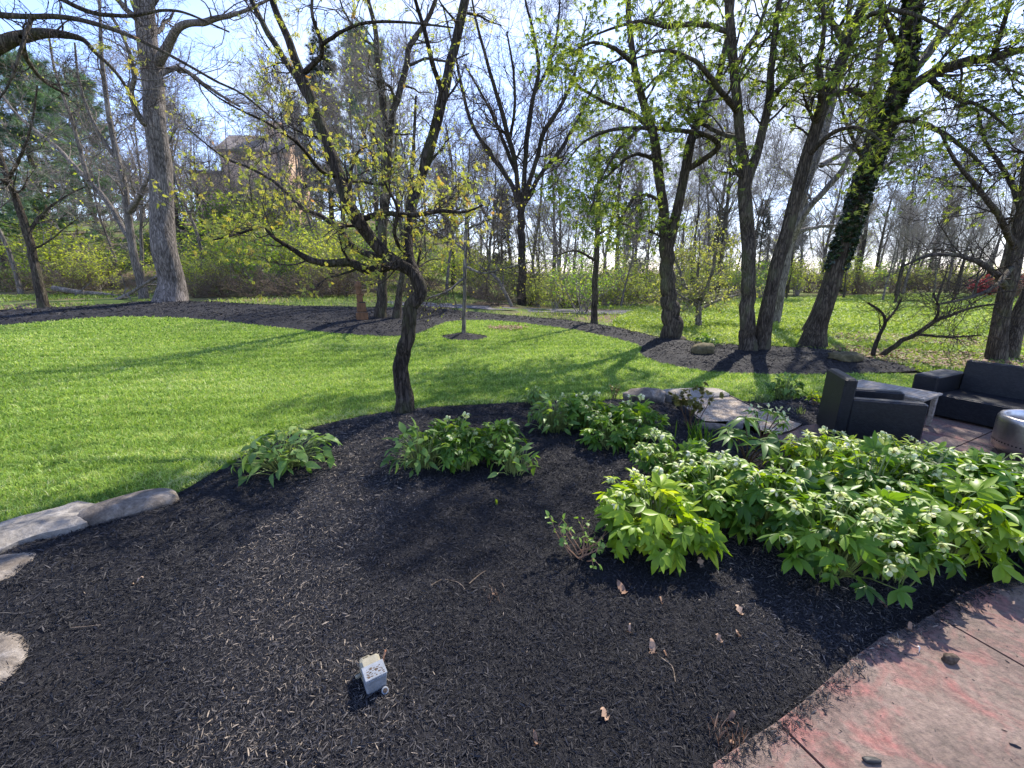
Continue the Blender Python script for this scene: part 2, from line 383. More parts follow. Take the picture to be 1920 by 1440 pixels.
def m_mulch():
    m, N, L = mat('mulch'); v = wpos(N, L); n = noise(N, L, 95, 5, v, .7); n2 = noise(N, L, 2.2, 4, v)
    c = ramp(N, L, n, [(.3, (.005, .005, .006)), (.62, (.022, .0215, .025)), (.8, (.06, .056, .058))])
    c = mixc(N, L, ramp(N, L, n2, [(.5, (0, 0, 0)), (.8, (.45, .45, .45))]), c, (.045, .038, .035))
    out(N, L, princ(N, L, c, .85, .2, bump(N, L, n, 1., .02))); return m
M['mulch'] = m_mulch()
def m_lawn():
    m, N, L = mat('lawn'); v = wpos(N, L); n = noise(N, L, 60, 5, v, .7); n2 = noise(N, L, 1.1, 4, v)
    c = ramp(N, L, n, [(.3, (.05, .08, .015)), (.7, (.2, .28, .05))]); c = mixc(N, L, .4, c, ramp(N, L, n2, [(.35, (.08, .14, .02)), (.7, (.22, .27, .06))]))
    out(N, L, princ(N, L, c, .9, .1, bump(N, L, n, .7, .03))); return m
M['lawn'] = m_lawn()
def m_ground():
    m, N, L = mat('ground'); v = wpos(N, L); n = noise(N, L, 22, 6, v, .7); n2 = noise(N, L, .35, 5, v, .6)
    lit = ramp(N, L, n, [(.3, (.05, .035, .022)), (.7, (.21, .16, .1))]); gr = ramp(N, L, n, [(.3, (.045, .075, .018)), (.7, (.16, .21, .05))])
    c = mixc(N, L, ramp(N, L, n2, [(.42, (0, 0, 0)), (.58, (1, 1, 1))]), lit, gr); out(N, L, princ(N, L, c, .95, .1, bump(N, L, n, .6, .05))); return m
M['ground'] = m_ground()
def m_farlawn():
    m, N, L = mat('far_lawn'); v = wpos(N, L); n = noise(N, L, 16, 6, v, .7); n2 = noise(N, L, .55, 5, v, .6)
    a = ramp(N, L, n, [(.3, (.1, .19, .015)), (.7, (.32, .46, .04))]); b = ramp(N, L, n, [(.3, (.13, .18, .06)), (.6, (.32, .38, .15)), (.8, (.55, .58, .36))])
    c = mixc(N, L, ramp(N, L, n2, [(.4, (0, 0, 0)), (.6, (1, 1, 1))]), a, b); out(N, L, princ(N, L, c, .95, .1, bump(N, L, n, .6, .05))); return m
M['farlawn'] = m_farlawn()
def m_patio():
    m, N, L = mat('patio_concrete'); v = wpos(N, L); n = noise(N, L, 1.7, 6, v, .6, .5); n2 = noise(N, L, 42, 6, v, .75); n3 = noise(N, L, 5.2, 6, v, .65, .8)
    c = ramp(N, L, n, [(.3, (.11, .066, .055)), (.5, (.15, .108, .088)), (.7, (.2, .15, .12))])
    c = mixc(N, L, ramp(N, L, n3, [(.47, (0, 0, 0)), (.7, (.8, .8, .8))]), c, (.25, .085, .075))
    c = mixc(N, L, ramp(N, L, noise(N, L, 3.1, 7, wpos(N, L, (1.3, .8, 1)), .7, 1.), [(.46, (0, 0, 0)), (.7, (.85, .85, .85))]), c, (.08, .064, .05))
    c = mixc(N, L, .55, c, ramp(N, L, n2, [(.3, (.1, .1, .1)), (.7, (.95, .92, .9))]), 'OVERLAY')
    h = mixc(N, L, .5, n2, noise(N, L, 11, 6, v, .6, 1.2)); out(N, L, princ(N, L, c, .75, .25, bump(N, L, h, .9, .02))); return m
M['patio'] = m_patio()
def m_gravel():
    m, N, L = mat('gravel'); v = wpos(N, L); vo = N('ShaderNodeTexVoronoi'); vo.inputs['Scale'].default_value = 75; L(v, vo.inputs['Vector'])
    c = ramp(N, L, vo.outputs['Color'], [(.1, (.12, .09, .065)), (.5, (.26, .205, .15)), (.9, (.46, .385, .3))])
    out(N, L, princ(N, L, c, .9, .2, bump(N, L, vo.outputs['Distance'], -.8, .01))); return m
M['gravel'] = m_gravel()
def m_stone(name, a, b, c3, sc=6.):
    m, N, L = mat(name); v = coords(N, L); n = noise(N, L, sc, 8, v, .68, .8); n2 = noise(N, L, sc * 9, 5, v, .7)
    c = ramp(N, L, n, [(.3, a), (.52, b), (.72, c3)]); c = mixc(N, L, .4, c, ramp(N, L, n2, [(.3, (.15, .15, .15)), (.7, (.85, .85, .85))]), 'OVERLAY')
    h = mixc(N, L, .4, n, n2); out(N, L, princ(N, L, c, .88, .2, bump(N, L, h, .8, .02))); return m
M['rock'] = m_stone('rock', (.05, .04, .032), (.15, .125, .1), (.28, .245, .205), 7)
M['slab'] = m_stone('slab', (.085, .076, .065), (.2, .18, .155), (.31, .285, .25), 5)
M['step'] = m_stone('step', (.13, .112, .092), (.25, .22, .18), (.34, .3, .25), 4)  # lighter copy of slab: sunlight on the step put into the stone colour
M['rock_moss'] = m_stone('rock_moss', (.035, .03, .015), (.1, .082, .04), (.17, .14, .08), 9)
M['wall_stone'] = m_stone('wall_stone', (.64, .41, .28), (.78, .54, .39), (.84, .66, .5), .9)
M['roof'] = m_stone('roof', (.16, .13, .11), (.24, .2, .17), (.32, .28, .24), 1.)
M['creek'] = m_stone('creek', (.07, .063, .064), (.135, .126, .128), (.2, .19, .193), 4.)
def m_plain(name, col, rough=.5, spec=.4, metal=0., nsc=40., nst=.15, var=.25):
    m, N, L = mat(name); n = noise(N, L, nsc, 5, coords(N, L), .65)
    c = ramp(N, L, n, [(.3, tuple(x * (1 - var) for x in col)), (.7, tuple(min(1, x * (1 + var)) for x in col))])
    out(N, L, princ(N, L, c, rough, spec, bump(N, L, n, nst, .01), metal)); return m
def m_wicker():
    m, N, L = mat('wicker'); v = coords(N, L); w = []
    sp_ = N('ShaderNodeSeparateXYZ'); L(v, sp_.inputs[0]); ad = N('ShaderNodeMath'); L(sp_.outputs[0], ad.inputs[0]); L(sp_.outputs[1], ad.inputs[1]); cb = N('ShaderNodeCombineXYZ'); L(ad.outputs[0], cb.inputs[0]); L(sp_.outputs[2], cb.inputs[1])
    t = N('ShaderNodeTexBrick'); t.inputs['Scale'].default_value = 26; t.inputs['Brick Width'].default_value = .62; t.inputs['Row Height'].default_value = .3; t.inputs['Mortar Size'].default_value = .05; t.inputs['Mortar Smooth'].default_value = .8; t.inputs['Color1'].default_value = (1, 1, 1, 1); t.inputs['Color2'].default_value = (.45, .45, .45, 1); t.inputs['Mortar'].default_value = (0, 0, 0, 1); L(cb.outputs[0], t.inputs['Vector'])
    h = t.outputs['Color']; c = ramp(N, L, h, [(0, (.002, .002, .003)), (.6, (.009, .0095, .012)), (1, (.026, .027, .031))])
    c = mixc(N, L, .35, c, ramp(N, L, noise(N, L, 7, 5, v), [(.3, (.004, .0045, .006)), (.7, (.015, .016, .019))]))
    out(N, L, princ(N, L, c, .42, .3, bump(N, L, h, .9, .008))); return m
M['wicker'] = m_wicker()
def m_wood(name, a, b, sc=(3, 30, 30)):
    m, N, L = mat(name); v = coords(N, L, sc); n = noise(N, L, 1.6, 7, v, .6, .8); c = ramp(N, L, n, [(.3, a), (.7, b)])
    out(N, L, princ(N, L, c, .8, .2, bump(N, L, n, .4, .01))); return m
M['teak'] = m_wood('teak', (.16, .13, .1), (.4, .35, .29))
M['carved'] = m_wood('carved', (.08, .042, .022), (.2, .105, .055), (14, 14, 4))
M['steel'] = None
def m_steel():
    m, N, L = mat('brushed_steel'); v = coords(N, L, (1, 1, 90)); n = noise(N, L, 3, 5, v)
    n2 = noise(N, L, 5, 5, coords(N, L, (1, 1, .3)), .6); c = ramp(N, L, n2, [(.3, (.36, .31, .26)), (.7, (.66, .62, .58))])
    r = ramp(N, L, n, [(.3, (.25,) * 3), (.7, (.42,) * 3)]); out(N, L, princ(N, L, c, r, .5, bump(N, L, n, .06, .005), 1.)); return m
M['steel'] = m_steel()
M['black'] = m_plain('black', (.008, .008, .009), .6)
M['edging'] = m_plain('edging', (.03, .026, .024), .7)
M['lamp_grey'] = m_plain('lamp_grey', (.17, .185, .205), .55, .3, 0., 30, .1)
M['lamp_cream'] = m_plain('lamp_cream', (.22, .2, .145), .6, .3, 0., 25, .15)
M['lamp_dirt'] = m_plain('lamp_dirt', (.08, .06, .045), .9, .1, 0., 60, .6, .7)
M['copper'] = m_plain('copper', (.45, .22, .12), .4, .5, .8)
M['window'] = m_plain('window', (.03, .035, .04), .1, .6)
M['white'] = m_plain('white', (.6, .6, .58), .6)

# ------------------------------------------------------------------ ground
def W2(pts): return np.array([gp(*p)[:2] for p in pts])
lawn_far = [(-420, 650), (-200, 632), (0, 610), (100, 601), (200, 594), (300, 594), (400, 600), (500, 611), (600, 622), (680, 628), (740, 630),
            (785, 624), (812, 613), (832, 605), (870, 600), (950, 602), (1050, 614), (1120, 627), (1180, 640), (1203, 651), (1199, 661), (1215, 672),
            (1260, 685), (1330, 696), (1400, 700), (1500, 701), (1600, 699), (1700, 701), (1790, 706), (1900, 712), (2050, 725)]
bed_top = [(-420, 612), (-200, 596), (0, 583), (100, 578), (200, 572), (300, 566), (380, 566), (470, 570), (560, 574), (680, 576), (760, 577), (850, 582),
           (950, 592), (1050, 600), (1120, 608), (1180, 618), (1240, 632), (1300, 640), (1390, 648), (1440, 650), (1500, 652), (1560, 655), (1620, 668),
           (1680, 680), (1735, 692)]
lawn_near = [(1700, 728), (1640, 733), (1560, 738), (1500, 741), (1440, 748), (1395, 754), (1365, 748), (1340, 738), (1240, 740), (1180, 747), (1100, 748), (1000, 752), (900, 757), (800, 763),
             (700, 775), (600, 796), (540, 816), (480, 841), (420, 872), (370, 902), (320, 930), (250, 950), (150, 978), (0, 1002), (-250, 1075), (-700, 1250)]
LF = W2(lawn_far); BT = W2(bed_top); LN = W2(lawn_near)
lawn_poly = np.vstack([LF, W2([(2050, 745), (1900, 735), (1760, 730)]), LN])
back_bed = np.vstack([BT, LF[:27][::-1]])
main_bed = np.vstack([LN[9:], [(-4.6, 0.9), (-3.2, .25), (.35, .25)],
    W2([(1335, 1445), (1400, 1400), (1450, 1368), (1500, 1330), (1545, 1290), (1590, 1250), (1650, 1205), (1720, 1178), (1765, 1148), (1810, 1118), (1870, 1098), (1950, 1085),
        (2000, 1010), (1950, 935), (1860, 885), (1750, 862), (1620, 855), (1500, 848), (1445, 822), (1380, 800), (1315, 797), (1288, 778), (1262, 756), (1240, 750)])])
side_bed = np.vstack([W2([(1368, 752), (1440, 752), (1500, 743), (1560, 741), (1640, 736), (1700, 731), (1640, 752), (1590, 768), (1545, 795), (1500, 802), (1462, 790), (1420, 775)])])
ring_c = gp(871, 631)
ring_poly = np.array([(ring_c[0] + .62 * math.cos(a) * (1 + .05 * math.sin(3 * a)), ring_c[1] + .62 * math.sin(a) * (1 + .06 * math.cos(2 * a))) for a in np.linspace(0, 6.28, 28, endpoint=False)])
def hn(x, y, s=3): return fbm(np.stack([x, y], -1), s, 4, 2.2)
def mulch_h(poly, amp, x, y, wid=.35):
    d = edge_dist(poly, x, y); return -.012 + amp * sstep(0, wid, d) + (.016 * hn(x, y) + .006 * fbm(np.stack([x, y], -1), 41, 3, 12.)) * sstep(.05, .4, d)
B_LIST = [('mulch_bed', main_bed, .05, .35, .09), ('mulch_bed', side_bed, .05, .3, .1), ('mulch_bed', back_bed, .09, .5, .35), ('mulch_ring', ring_poly, .11, .6, .08)]
BED_HF = []
for nm, poly, amp, wid, st in B_LIST:
    fine = smooth_poly(poly, max(.15, st)) if nm == 'mulch_bed' else poly
    hf = (lambda p, a, w: (lambda x, y: G(x, y) + mulch_h(p, a, x, y, w)))(fine, amp, wid)
    tag(region_mb(fine, st, hf).build(nm, M['mulch'], smooth=True), kind='structure'); BED_HF.append((fine, hf))
def ground_z(x, y):
    x = np.atleast_1d(np.asarray(x, float)); y = np.atleast_1d(np.asarray(y, float)); z = G(x, y)
    for p, hf in BED_HF:
        k = pts_in(p, x, y)
        if k.any(): z[k] = np.maximum(z[k], hf(x[k], y[k]))
    return z
def gz(p): return np.array([p[0], p[1], float(ground_z(p[0], p[1])[0])])
def base(px, py): return gz(gp(px, py))

lawn_s = smooth_poly(lawn_poly, .4)
tag(region_mb(lawn_s, .45, lambda x, y: G(x, y) - .016).build('lawn', M['lawn'], smooth=True), kind='structure')
far_poly = W2([(1150, 600), (1210, 576), (1290, 566), (1400, 560), (1560, 556), (1700, 550), (1850, 548), (2050, 552), (2300, 600), (2300, 745), (2050, 724), (1900, 711), (1800, 705), (1750, 699), (1640, 680), (1560, 668), (1430, 662), (1330, 656), (1240, 640), (1180, 626)])
tag(region_mb(smooth_poly(far_poly, .8), 1.0, lambda x, y: G(x, y) - .02).build('far_lawn', M['farlawn'], smooth=True), kind='structure')
creek_poly = W2([(700, 565), (800, 566), (880, 571), (960, 575), (1060, 579), (1150, 581), (1240, 579), (1240, 583), (1120, 588), (1040, 585), (940, 580), (860, 576), (760, 571)])
tag(region_mb(smooth_poly(creek_poly, .5), .6, lambda x, y: G(x, y) - .03 + .03 * hn(x, y, 8)).build('creek_bed', M['creek'], smooth=True), kind='structure')
def ground_sheet():
    r = np.concatenate([np.arange(0, 34, 1.5), np.geomspace(34, 600, 34)]); a = np.linspace(0, 2 * np.pi, 120, endpoint=False)
    X = np.outer(r, np.sin(a)).ravel(); Y = np.outer(r, np.cos(a)).ravel(); P2 = np.stack([X, Y], -1)
    inner = np.zeros(len(X), bool)
    for p in (lawn_s, BED_HF[0][0], BED_HF[1][0], BED_HF[2][0], far_poly, creek_poly): inner |= pts_in(p, X, Y) | (edge_dist(p, X, Y) < 1.6)
    z = G(X, Y) - np.where(inner | (r.repeat(120) < 8), .05, .0); z += np.where(r.repeat(120) > 22, .06 * fbm(P2, 4, 3, .3), 0)
    z -= np.where(r.repeat(120) < 8, .1, 0)
    mb = MB(); q = []; n = 120; j = np.arange(n); j2 = (j + 1) % n
    for k in range(len(r) - 1): q.append(np.stack([k * n + j, k * n + n + j, k * n + n + j2, k * n + j2], -1))
    mb.add(np.column_stack([X, Y, z]), np.concatenate(q)); return tag(mb.build('ground', M['ground'], smooth=True), kind='structure')
ground_sheet()

# patio: stamped concrete slabs with open joints
patio_edge = W2([(1335, 1445), (1400, 1400), (1450, 1368), (1500, 1330), (1545, 1290), (1590, 1250), (1650, 1205), (1720, 1178), (1765, 1148), (1810, 1118), (1870, 1098), (1950, 1085),
        (2000, 1010), (1950, 935), (1860, 885), (1750, 862), (1620, 855), (1500, 848), (1445, 824), (1500, 804), (1545, 797), (1590, 770), (1640, 754), (1700, 733)])
PZ = .03
patio_poly = np.vstack([patio_edge, [(6.6, 5.9), (7.2, 4.2), (7.2, .2), (.45, .2)]])
def clip_half(poly, p, n):
    out_ = []; m = len(poly)
    for i in range(m):
        a, b = poly[i], poly[(i + 1) % m]; da = (a - p) @ n; db = (b - p) @ n
        if da >= 0: out_.append(a)
        if (da > 0) != (db > 0) and abs(da - db) > 1e-9: out_.append(a + (b - a) * da / (da - db))
    return np.array(out_)
def patio():
    mb = MB(); j0 = gp(1745, 1160)[:2]; j1 = gp(1920, 1262)[:2]; d = unit(j1 - j0); n = np.array([-d[1], d[0]])
    k0 = gp(1462, 1372)[:2]; dk = unit(gp(1530, 1440)[:2] - k0); nk = np.array([-dk[1], dk[0]])
    l0 = gp(1840, 822)[:2]; dl = unit(gp(1772, 852)[:2] - l0); nl = np.array([-dl[1], dl[0]])
    cells = [patio_poly]
    for p, nn in ((j0, n), (k0, nk), (l0, nl), (gp(1920, 862)[:2], n)):
        nc = []
        for c in cells:
            for s in (1, -1):
                r = clip_half(c, p + s * nn * .006, s * nn)
                if len(r) >= 3: nc.append(r)
        cells = nc
    from mathutils.geometry import tessellate_polygon
    for c in cells:
        m = len(c); V = np.vstack([np.column_stack([c, np.full(m, PZ)]), np.column_stack([c, np.full(m, -.1)])])
        t = np.array(tessellate_polygon([[Vector((*q, 0)) for q in c]])); j = np.arange(m); j2 = (j + 1) % m
        mb.add(V, [t, np.stack([j, j + m, j2 + m, j2], -1)])
    m = len(patio_poly); t = np.array(tessellate_polygon([[Vector((*q, 0)) for q in patio_poly]]))
    mb.add(np.column_stack([patio_poly, np.full(m, PZ - .035)]), t, 1)
    o = mb.build('patio', [M['patio'], M['edging']]); tag(o, kind='structure')
    bm = __import__('bmesh').new(); bm.from_mesh(o.data); __import__('bmesh').ops.recalc_face_normals(bm, faces=bm.faces); bm.to_mesh(o.data); bm.free()
patio()
path_poly = W2([(1262, 751), (1300, 750), (1368, 750), (1420, 773), (1466, 789), (1503, 801), (1450, 822), (1385, 799), (1318, 797), (1290, 776)])
tag(region_mb(smooth_poly(path_poly, .12), .15, lambda x, y: G(x, y) + .05 + .004 * hn(x, y, 5)).build('gravel_path', M['gravel'], smooth=True), kind='structure')
def strip(name, pts, w, z0, z1, m):
    P = W2(pts); mb = MB()
    for a, b in zip(P[:-1], P[1:]):
        d = b - a; L = np.linalg.norm(d); ang = math.atan2(d[1], d[0]); box(mb, ((a[0] + b[0]) / 2, (a[1] + b[1]) / 2, (z0 + z1) / 2), (L + .005, w, z1 - z0), 0, rz(ang))
    return mb.build(name, m)
e = strip('path_edging', [(1366, 748), (1420, 774), (1466, 790), (1503, 802)], .012, -.05, .062, M['edging']); tag(e, 'dark thin edging strip along the right side of the gravel path', 'edging')
e = strip('path_edging', [(1258, 750), (1290, 777), (1318, 798)], .012, -.05, .062, M['edging']); tag(e, 'dark thin edging strip on the left side of the gravel path', 'edging')

# ------------------------------------------------------------------ grass blades and mulch chips
def sample_poly(poly, dens, dref, dmax=60, pw=2, cap=10 ** 6):
    """random points, thinning with the square of the distance"""
    x0, y0 = poly.min(0); x1, y1 = poly.max(0); out_ = []
    th0, th1 = -math.radians(76), math.radians(74)
    r0, r1 = .5, min(dmax, math.hypot(max(abs(x0), abs(x1)), y1))
    rs = [r0]
    while rs[-1] < r1: rs.append(rs[-1] * 1.25)
    for a, b in zip(rs[:-1], rs[1:]):
        rm = (a + b) / 2; dd = dens * min(1, (dref / rm) ** pw); area = (th1 - th0) / 2 * (b * b - a * a); n = int(dd * area)
        if n < 1: continue
        r = np.sqrt(rng.uniform(a * a, b * b, n)); t = rng.uniform(th0, th1, n); x = r * np.sin(t); y = r * np.cos(t)
        k = pts_in(poly, x, y); out_.append(np.stack([x[k], y[k]], -1))
    return np.concatenate(out_)
def blades(mb, P, zf, h, w, var, lean=.55, scale_d=4.):
    x, y = P.T; n = len(x); d = np.maximum(1, np.hypot(x, y) / scale_d); z = zf(x, y)
    a = rng.uniform(0, 2 * np.pi, n); b = rng.uniform(0, 2 * np.pi, n); H = h * rng.uniform(.5, 1.25, n) * d ** .25; Wd = w * rng.uniform(.7, 1.3, n) * d
    le = rng.uniform(.1, lean, n) * H; c = np.stack([x, y, z], -1)
    sx = np.stack([np.cos(a), np.sin(a), 0 * a], -1) * Wd[:, None]; ln = np.stack([np.cos(b) * le, np.sin(b) * le, 0 * a], -1)
    up = np.stack([0 * a, 0 * a, H], -1)
    V = np.stack([c - sx, c + sx, c + ln * .35 + up * .6 - sx * .8, c + ln * .35 + up * .6 + sx * .8, c + ln * 1.3 + up], 1)
    o = (np.arange(n) * 5)[:, None]; mb.add(V.reshape(-1, 3), [o + np.array([[0, 1, 3, 2]]), o + np.array([[2, 3, 4]])], 0, np.repeat(var, 5))
def lawn_grass():
    P = sample_poly(lawn_s, 11000, 3.4, 26)
    for p in (BED_HF[0][0], BED_HF[1][0], BED_HF[2][0], ring_poly, patio_poly): P = P[~pts_in(p, *P.T)]
    v = .45 + .16 * fbm(P, 11, 4, .9) + .2 * fbm(P, 12, 3, 7.) + .1 * fbm(P, 14, 3, 17.) + rng.normal(0, .22, len(P))
    e = edge_dist(BED_HF[0][0], *P.T); v = v + np.where((e < .22) & (rng.uniform(size=len(P)) < .5), .45, 0)
    mb = MB(); blades(mb, P, lambda x, y: G(x, y) - .016 + .012 * np.clip(fbm(np.stack([x, y], -1), 13, 3, 6.), -1, 1), .034, .0026, np.clip(v, 0, 1), 1.25); tag(mb.build('grass', M['grass']), 'short mown bright green lawn grass', 'grass', kind='stuff')
lawn_grass()
def far_cover():
    P = sample_poly(smooth_poly(far_poly, .8), 900, 9, 45); v = .45 + .25 * fbm(P, 21, 4, .45) + rng.normal(0, .2, len(P))
    mb = MB(); blades(mb, P, lambda x, y: G(x, y) - .02, .075, .012, np.clip(v, 0, 1), 1.3, 9.); tag(mb.build('ground_cover', M['cover']), 'pale green low ground cover and grass under the right hand trees', 'ground cover', kind='stuff')
    # rough green strip behind the mulch and on the bank
    Q = np.stack([rng.uniform(-34, 12, 42000), rng.uniform(15, 46, 42000)], -1)
    for p in (lawn_s, BED_HF[2][0], far_poly, creek_poly): Q = Q[~pts_in(p, *Q.T)]
    k = (fbm(Q, 31, 4, .25) > -.25); Q = Q[k]; Q = Q[Q[:, 1] > 13]
    v = .35 + .25 * fbm(Q, 22, 4, .4) + rng.normal(0, .2, len(Q)); mb = MB(); blades(mb, Q, lambda x, y: G(x, y) - .02, .12, .014, np.clip(v, 0, 1), 1.3, 18.)
    tag(mb.build('undergrowth', M['cover']), 'rough green undergrowth on the bank behind the mulch border', 'undergrowth', kind='stuff')
far_cover()
def chips():
    mb = MB()
    for i, (p, hf) in enumerate(BED_HF):
        P = sample_poly(p, 38000 if i < 2 else 17000, 2.0, 40)
        if i == 0:   # a loose scatter of chips over the patio edge
            E = patio_edge[:13]; k = rng.integers(0, len(E) - 1, 4200); t = rng.uniform(0, 1, 4200)[:, None]; Q = E[k] * (1 - t) + E[k + 1] * t
            Q = Q + np.array([1., -.35]) * (np.abs(rng.normal(0, .05, 4200)) ** 1.0)[:, None] + rng.normal(0, .012, (4200, 2))
            P = np.vstack([P, Q])
        x, y = P.T; n = len(x); z = hf(x, y); z = np.where(pts_in(patio_poly, x, y), PZ + .004, np.maximum(z, G(x, y) - .01) + rng.uniform(-.001, .012, n))
        d = np.maximum(1, np.hypot(x, y) / 2.2) ** .8; L = np.minimum(np.exp(rng.normal(-5.2, .55, n)), .017) * d; Wd = L * rng.uniform(.07, .22, n)
        yaw = rng.uniform(0, 6.283, n); pit = rng.normal(0, .42, n); dr = np.stack([np.cos(yaw) * np.cos(pit), np.sin(yaw) * np.cos(pit), np.sin(pit)], -1)
        c = np.stack([x, y, z], -1); b = np.cross(dr, np.array([0, 0, 1.])) + rng.normal(0, .15, (n, 3)); bend = np.array([0, 0, 1.]) * (L * rng.uniform(-.1, .15, n))[:, None]
        Pp = np.stack([c - dr * L[:, None], c + bend, c + dr * L[:, None]], 1); R = Wd[:, None] * np.array([[.6, 1, .35]])
        v = np.clip(rng.beta(1.35, 1.7, n) * .95 + (rng.uniform(size=n) < .006 + .02 * np.clip(fbm(P, 19, 4, 1.1) - .25, 0, 1)) * rng.uniform(.2, .6, n) + .34 * np.clip(fbm(P, 17, 4, 1.1) - .05, -.4, .8), 0, 1)
        if i >= 2: v = v * .55
        tubes(mb, Pp, R, 3, 0, v)
    tag(mb.build('mulch_chips', M['chip']), 'shredded black bark mulch chips covering the beds', 'mulch', kind='stuff')
chips()

# ------------------------------------------------------------------ trees traced from their own limbs
def limb(pts, Y0, K=16):
    """pts: (px, py, radius in px, dY)"""
    P = []
    for p in pts:
        dY = p[3] if len(p) > 3 else 0; w = at_y(p[0], p[1], Y0 + dY); P.append((*w, p[2] * ndepth(w) / F))
    Q = spline(P, K); return Q[:, :3], np.maximum(Q[:, 3], .002)
def wob(P, R, amt):
    n = len(P); k = np.zeros((n, 3)); k[1:-1] = rng.normal(size=(n - 2, 3)); return P + k * (R * amt)[:, None]
PALM = [palm(5, .15, .03, 2.5, 1.1, 2, .5), palm(5, .13, .03, 2.2, 1.5, 2, .9), palm(3, .16, .03, 1.5, .9, 2, .3)]
PINN = [pinnate(4, .15), pinnate(3, .12)]
def put_leaves(mb, P, n, tpls, size, mat=1, droop=.6, tmin=.3, svar=.3, keep=1., zhi=None):
    """leaves along twigs P (B,K,3)"""
    B, K, _ = P.shape; idx = np.repeat(np.arange(B), n)
    if callable(keep): idx = idx[rng.uniform(size=len(idx)) < keep(P[idx, -1])]
    elif keep < 1: idx = idx[rng.uniform(size=len(idx)) < keep]
    m = len(idx); t = rng.uniform(tmin, 1, m) ** .7; f = t * (K - 1.001); i = f.astype(int); fr = (f - i)[:, None]
    pos = P[idx, i] * (1 - fr) + P[idx, i + 1] * fr; tg = unit(P[idx, i + 1] - P[idx, i])
    d = tg * .5 + rng.normal(size=(m, 3)) * .7; d[:, 2] -= droop; Rm = rots(d, rng.normal(0, .6, m))
    v0 = rng.uniform(0, 1, B)[idx] * .5 + rng.uniform(0, .5, m); c = rng.integers(0, len(tpls), m)
    for k in range(len(tpls)):
        s = c == k; scatter(mb, tpls[k], pos[s], Rm[s], size * rng.uniform(1 - svar, 1 + svar, s.sum()), mat, v0[s])
def traced_tree(name, label, cat, bpx, limbs, wood, twig, leaf=None, K=18, n1=9, L1=1.6, n2=5, L2=.7, n3=4, L3=.32, up=.08, leaves=0, tpls=None, lsize=1., ldroop=.6,
                sides=12, group=None, extra=None, low=None, keep=1., r3=.0025, Y0=None, wig=.28, droop3=0., rough=.06, tw=None, limb_n=None, rr1=.36):
    b = base(*bpx) if not isinstance(bpx, np.ndarray) else bpx
    Y = b[1] if Y0 is None else Y0
    root = empty(name, b, label, cat, group); tr = MB(); cr = MB()
    Ps, Rs = [], []
    for i, l in enumerate(limbs):
        P, R = limb(l, Y, K); P = wob(P, R, .12); P = P - b
        if i == 0: P[0, 2] = min(P[0, 2], 0) - .08
        Ps.append(P); Rs.append(R)
        mean = R.mean(); s = sides if mean > .05 else max(6, sides // 2)
        # a bark surface with lumps and flutes
        KK = K * 3 if mean > .03 else K; Pf = spline(np.column_stack([P, R]), KK); a0 = MB(); tubes(a0, Pf[None, :, :3], np.maximum(Pf[None, :, 3], .002), s + 4 if mean > .05 else s)
        V = a0.V[0].astype(float); ctr = np.repeat(Pf[:, :3], s + 4 if mean > .05 else s, 0); dv = V - ctr
        V = ctr + dv * (1 + rough * fbm(V / max(mean, .03) * np.array([1, 1, .1]), 5 + i, 3, .8))[:, None]
        for (k, m_), fl in a0.F.items(): tr.add(V, fl[0])
    lv = []
    P0 = np.stack(Ps); R0 = np.stack(Rs); low = low or [.25] + [.12] * (len(limbs) - 1)
    n1s = limb_n or [n1] * len(limbs)
    a1, r1 = [], []
    for i in range(len(limbs)):
        p, r = spawn(P0[i:i + 1], R0[i:i + 1], n1s[i], low[i], .99, (.85, .25), L1, 7, wig * .8, up, rr1, .3, .45, .004); a1.append(p); r1.append(r)
        # the limb's own tip carries on
    P1, R1 = np.concatenate(a1), np.concatenate(r1); big = R1[:, 0] > .012
    tubes(tr, P1[big], R1[big], 6); tubes(cr, P1[~big], R1[~big], 4)
    P2, R2 = spawn(P1, R1, n2, .2, 1, (.75, .3), L2, 5, wig, up * .6, .6, .35, .4, .0035); tubes(cr, P2, R2, 4 if len(P2) < 3000 else 3)
    P3, R3 = spawn(P2, R2, n3, .2, 1, (.7, .3), L3, 4, wig, -droop3, .65, .5, .3, r3); tubes(cr, P3, R3, 3)
    if leaves:
        put_leaves(cr, P3, leaves, tpls, lsize, 1, ldroop, keep=keep)
    tr.build('trunk', M[wood], root, smooth=True); cr.build('crown', [M[twig]] + ([M[leaf]] if leaf else []), root)
    if extra: extra(root, b)
    return root

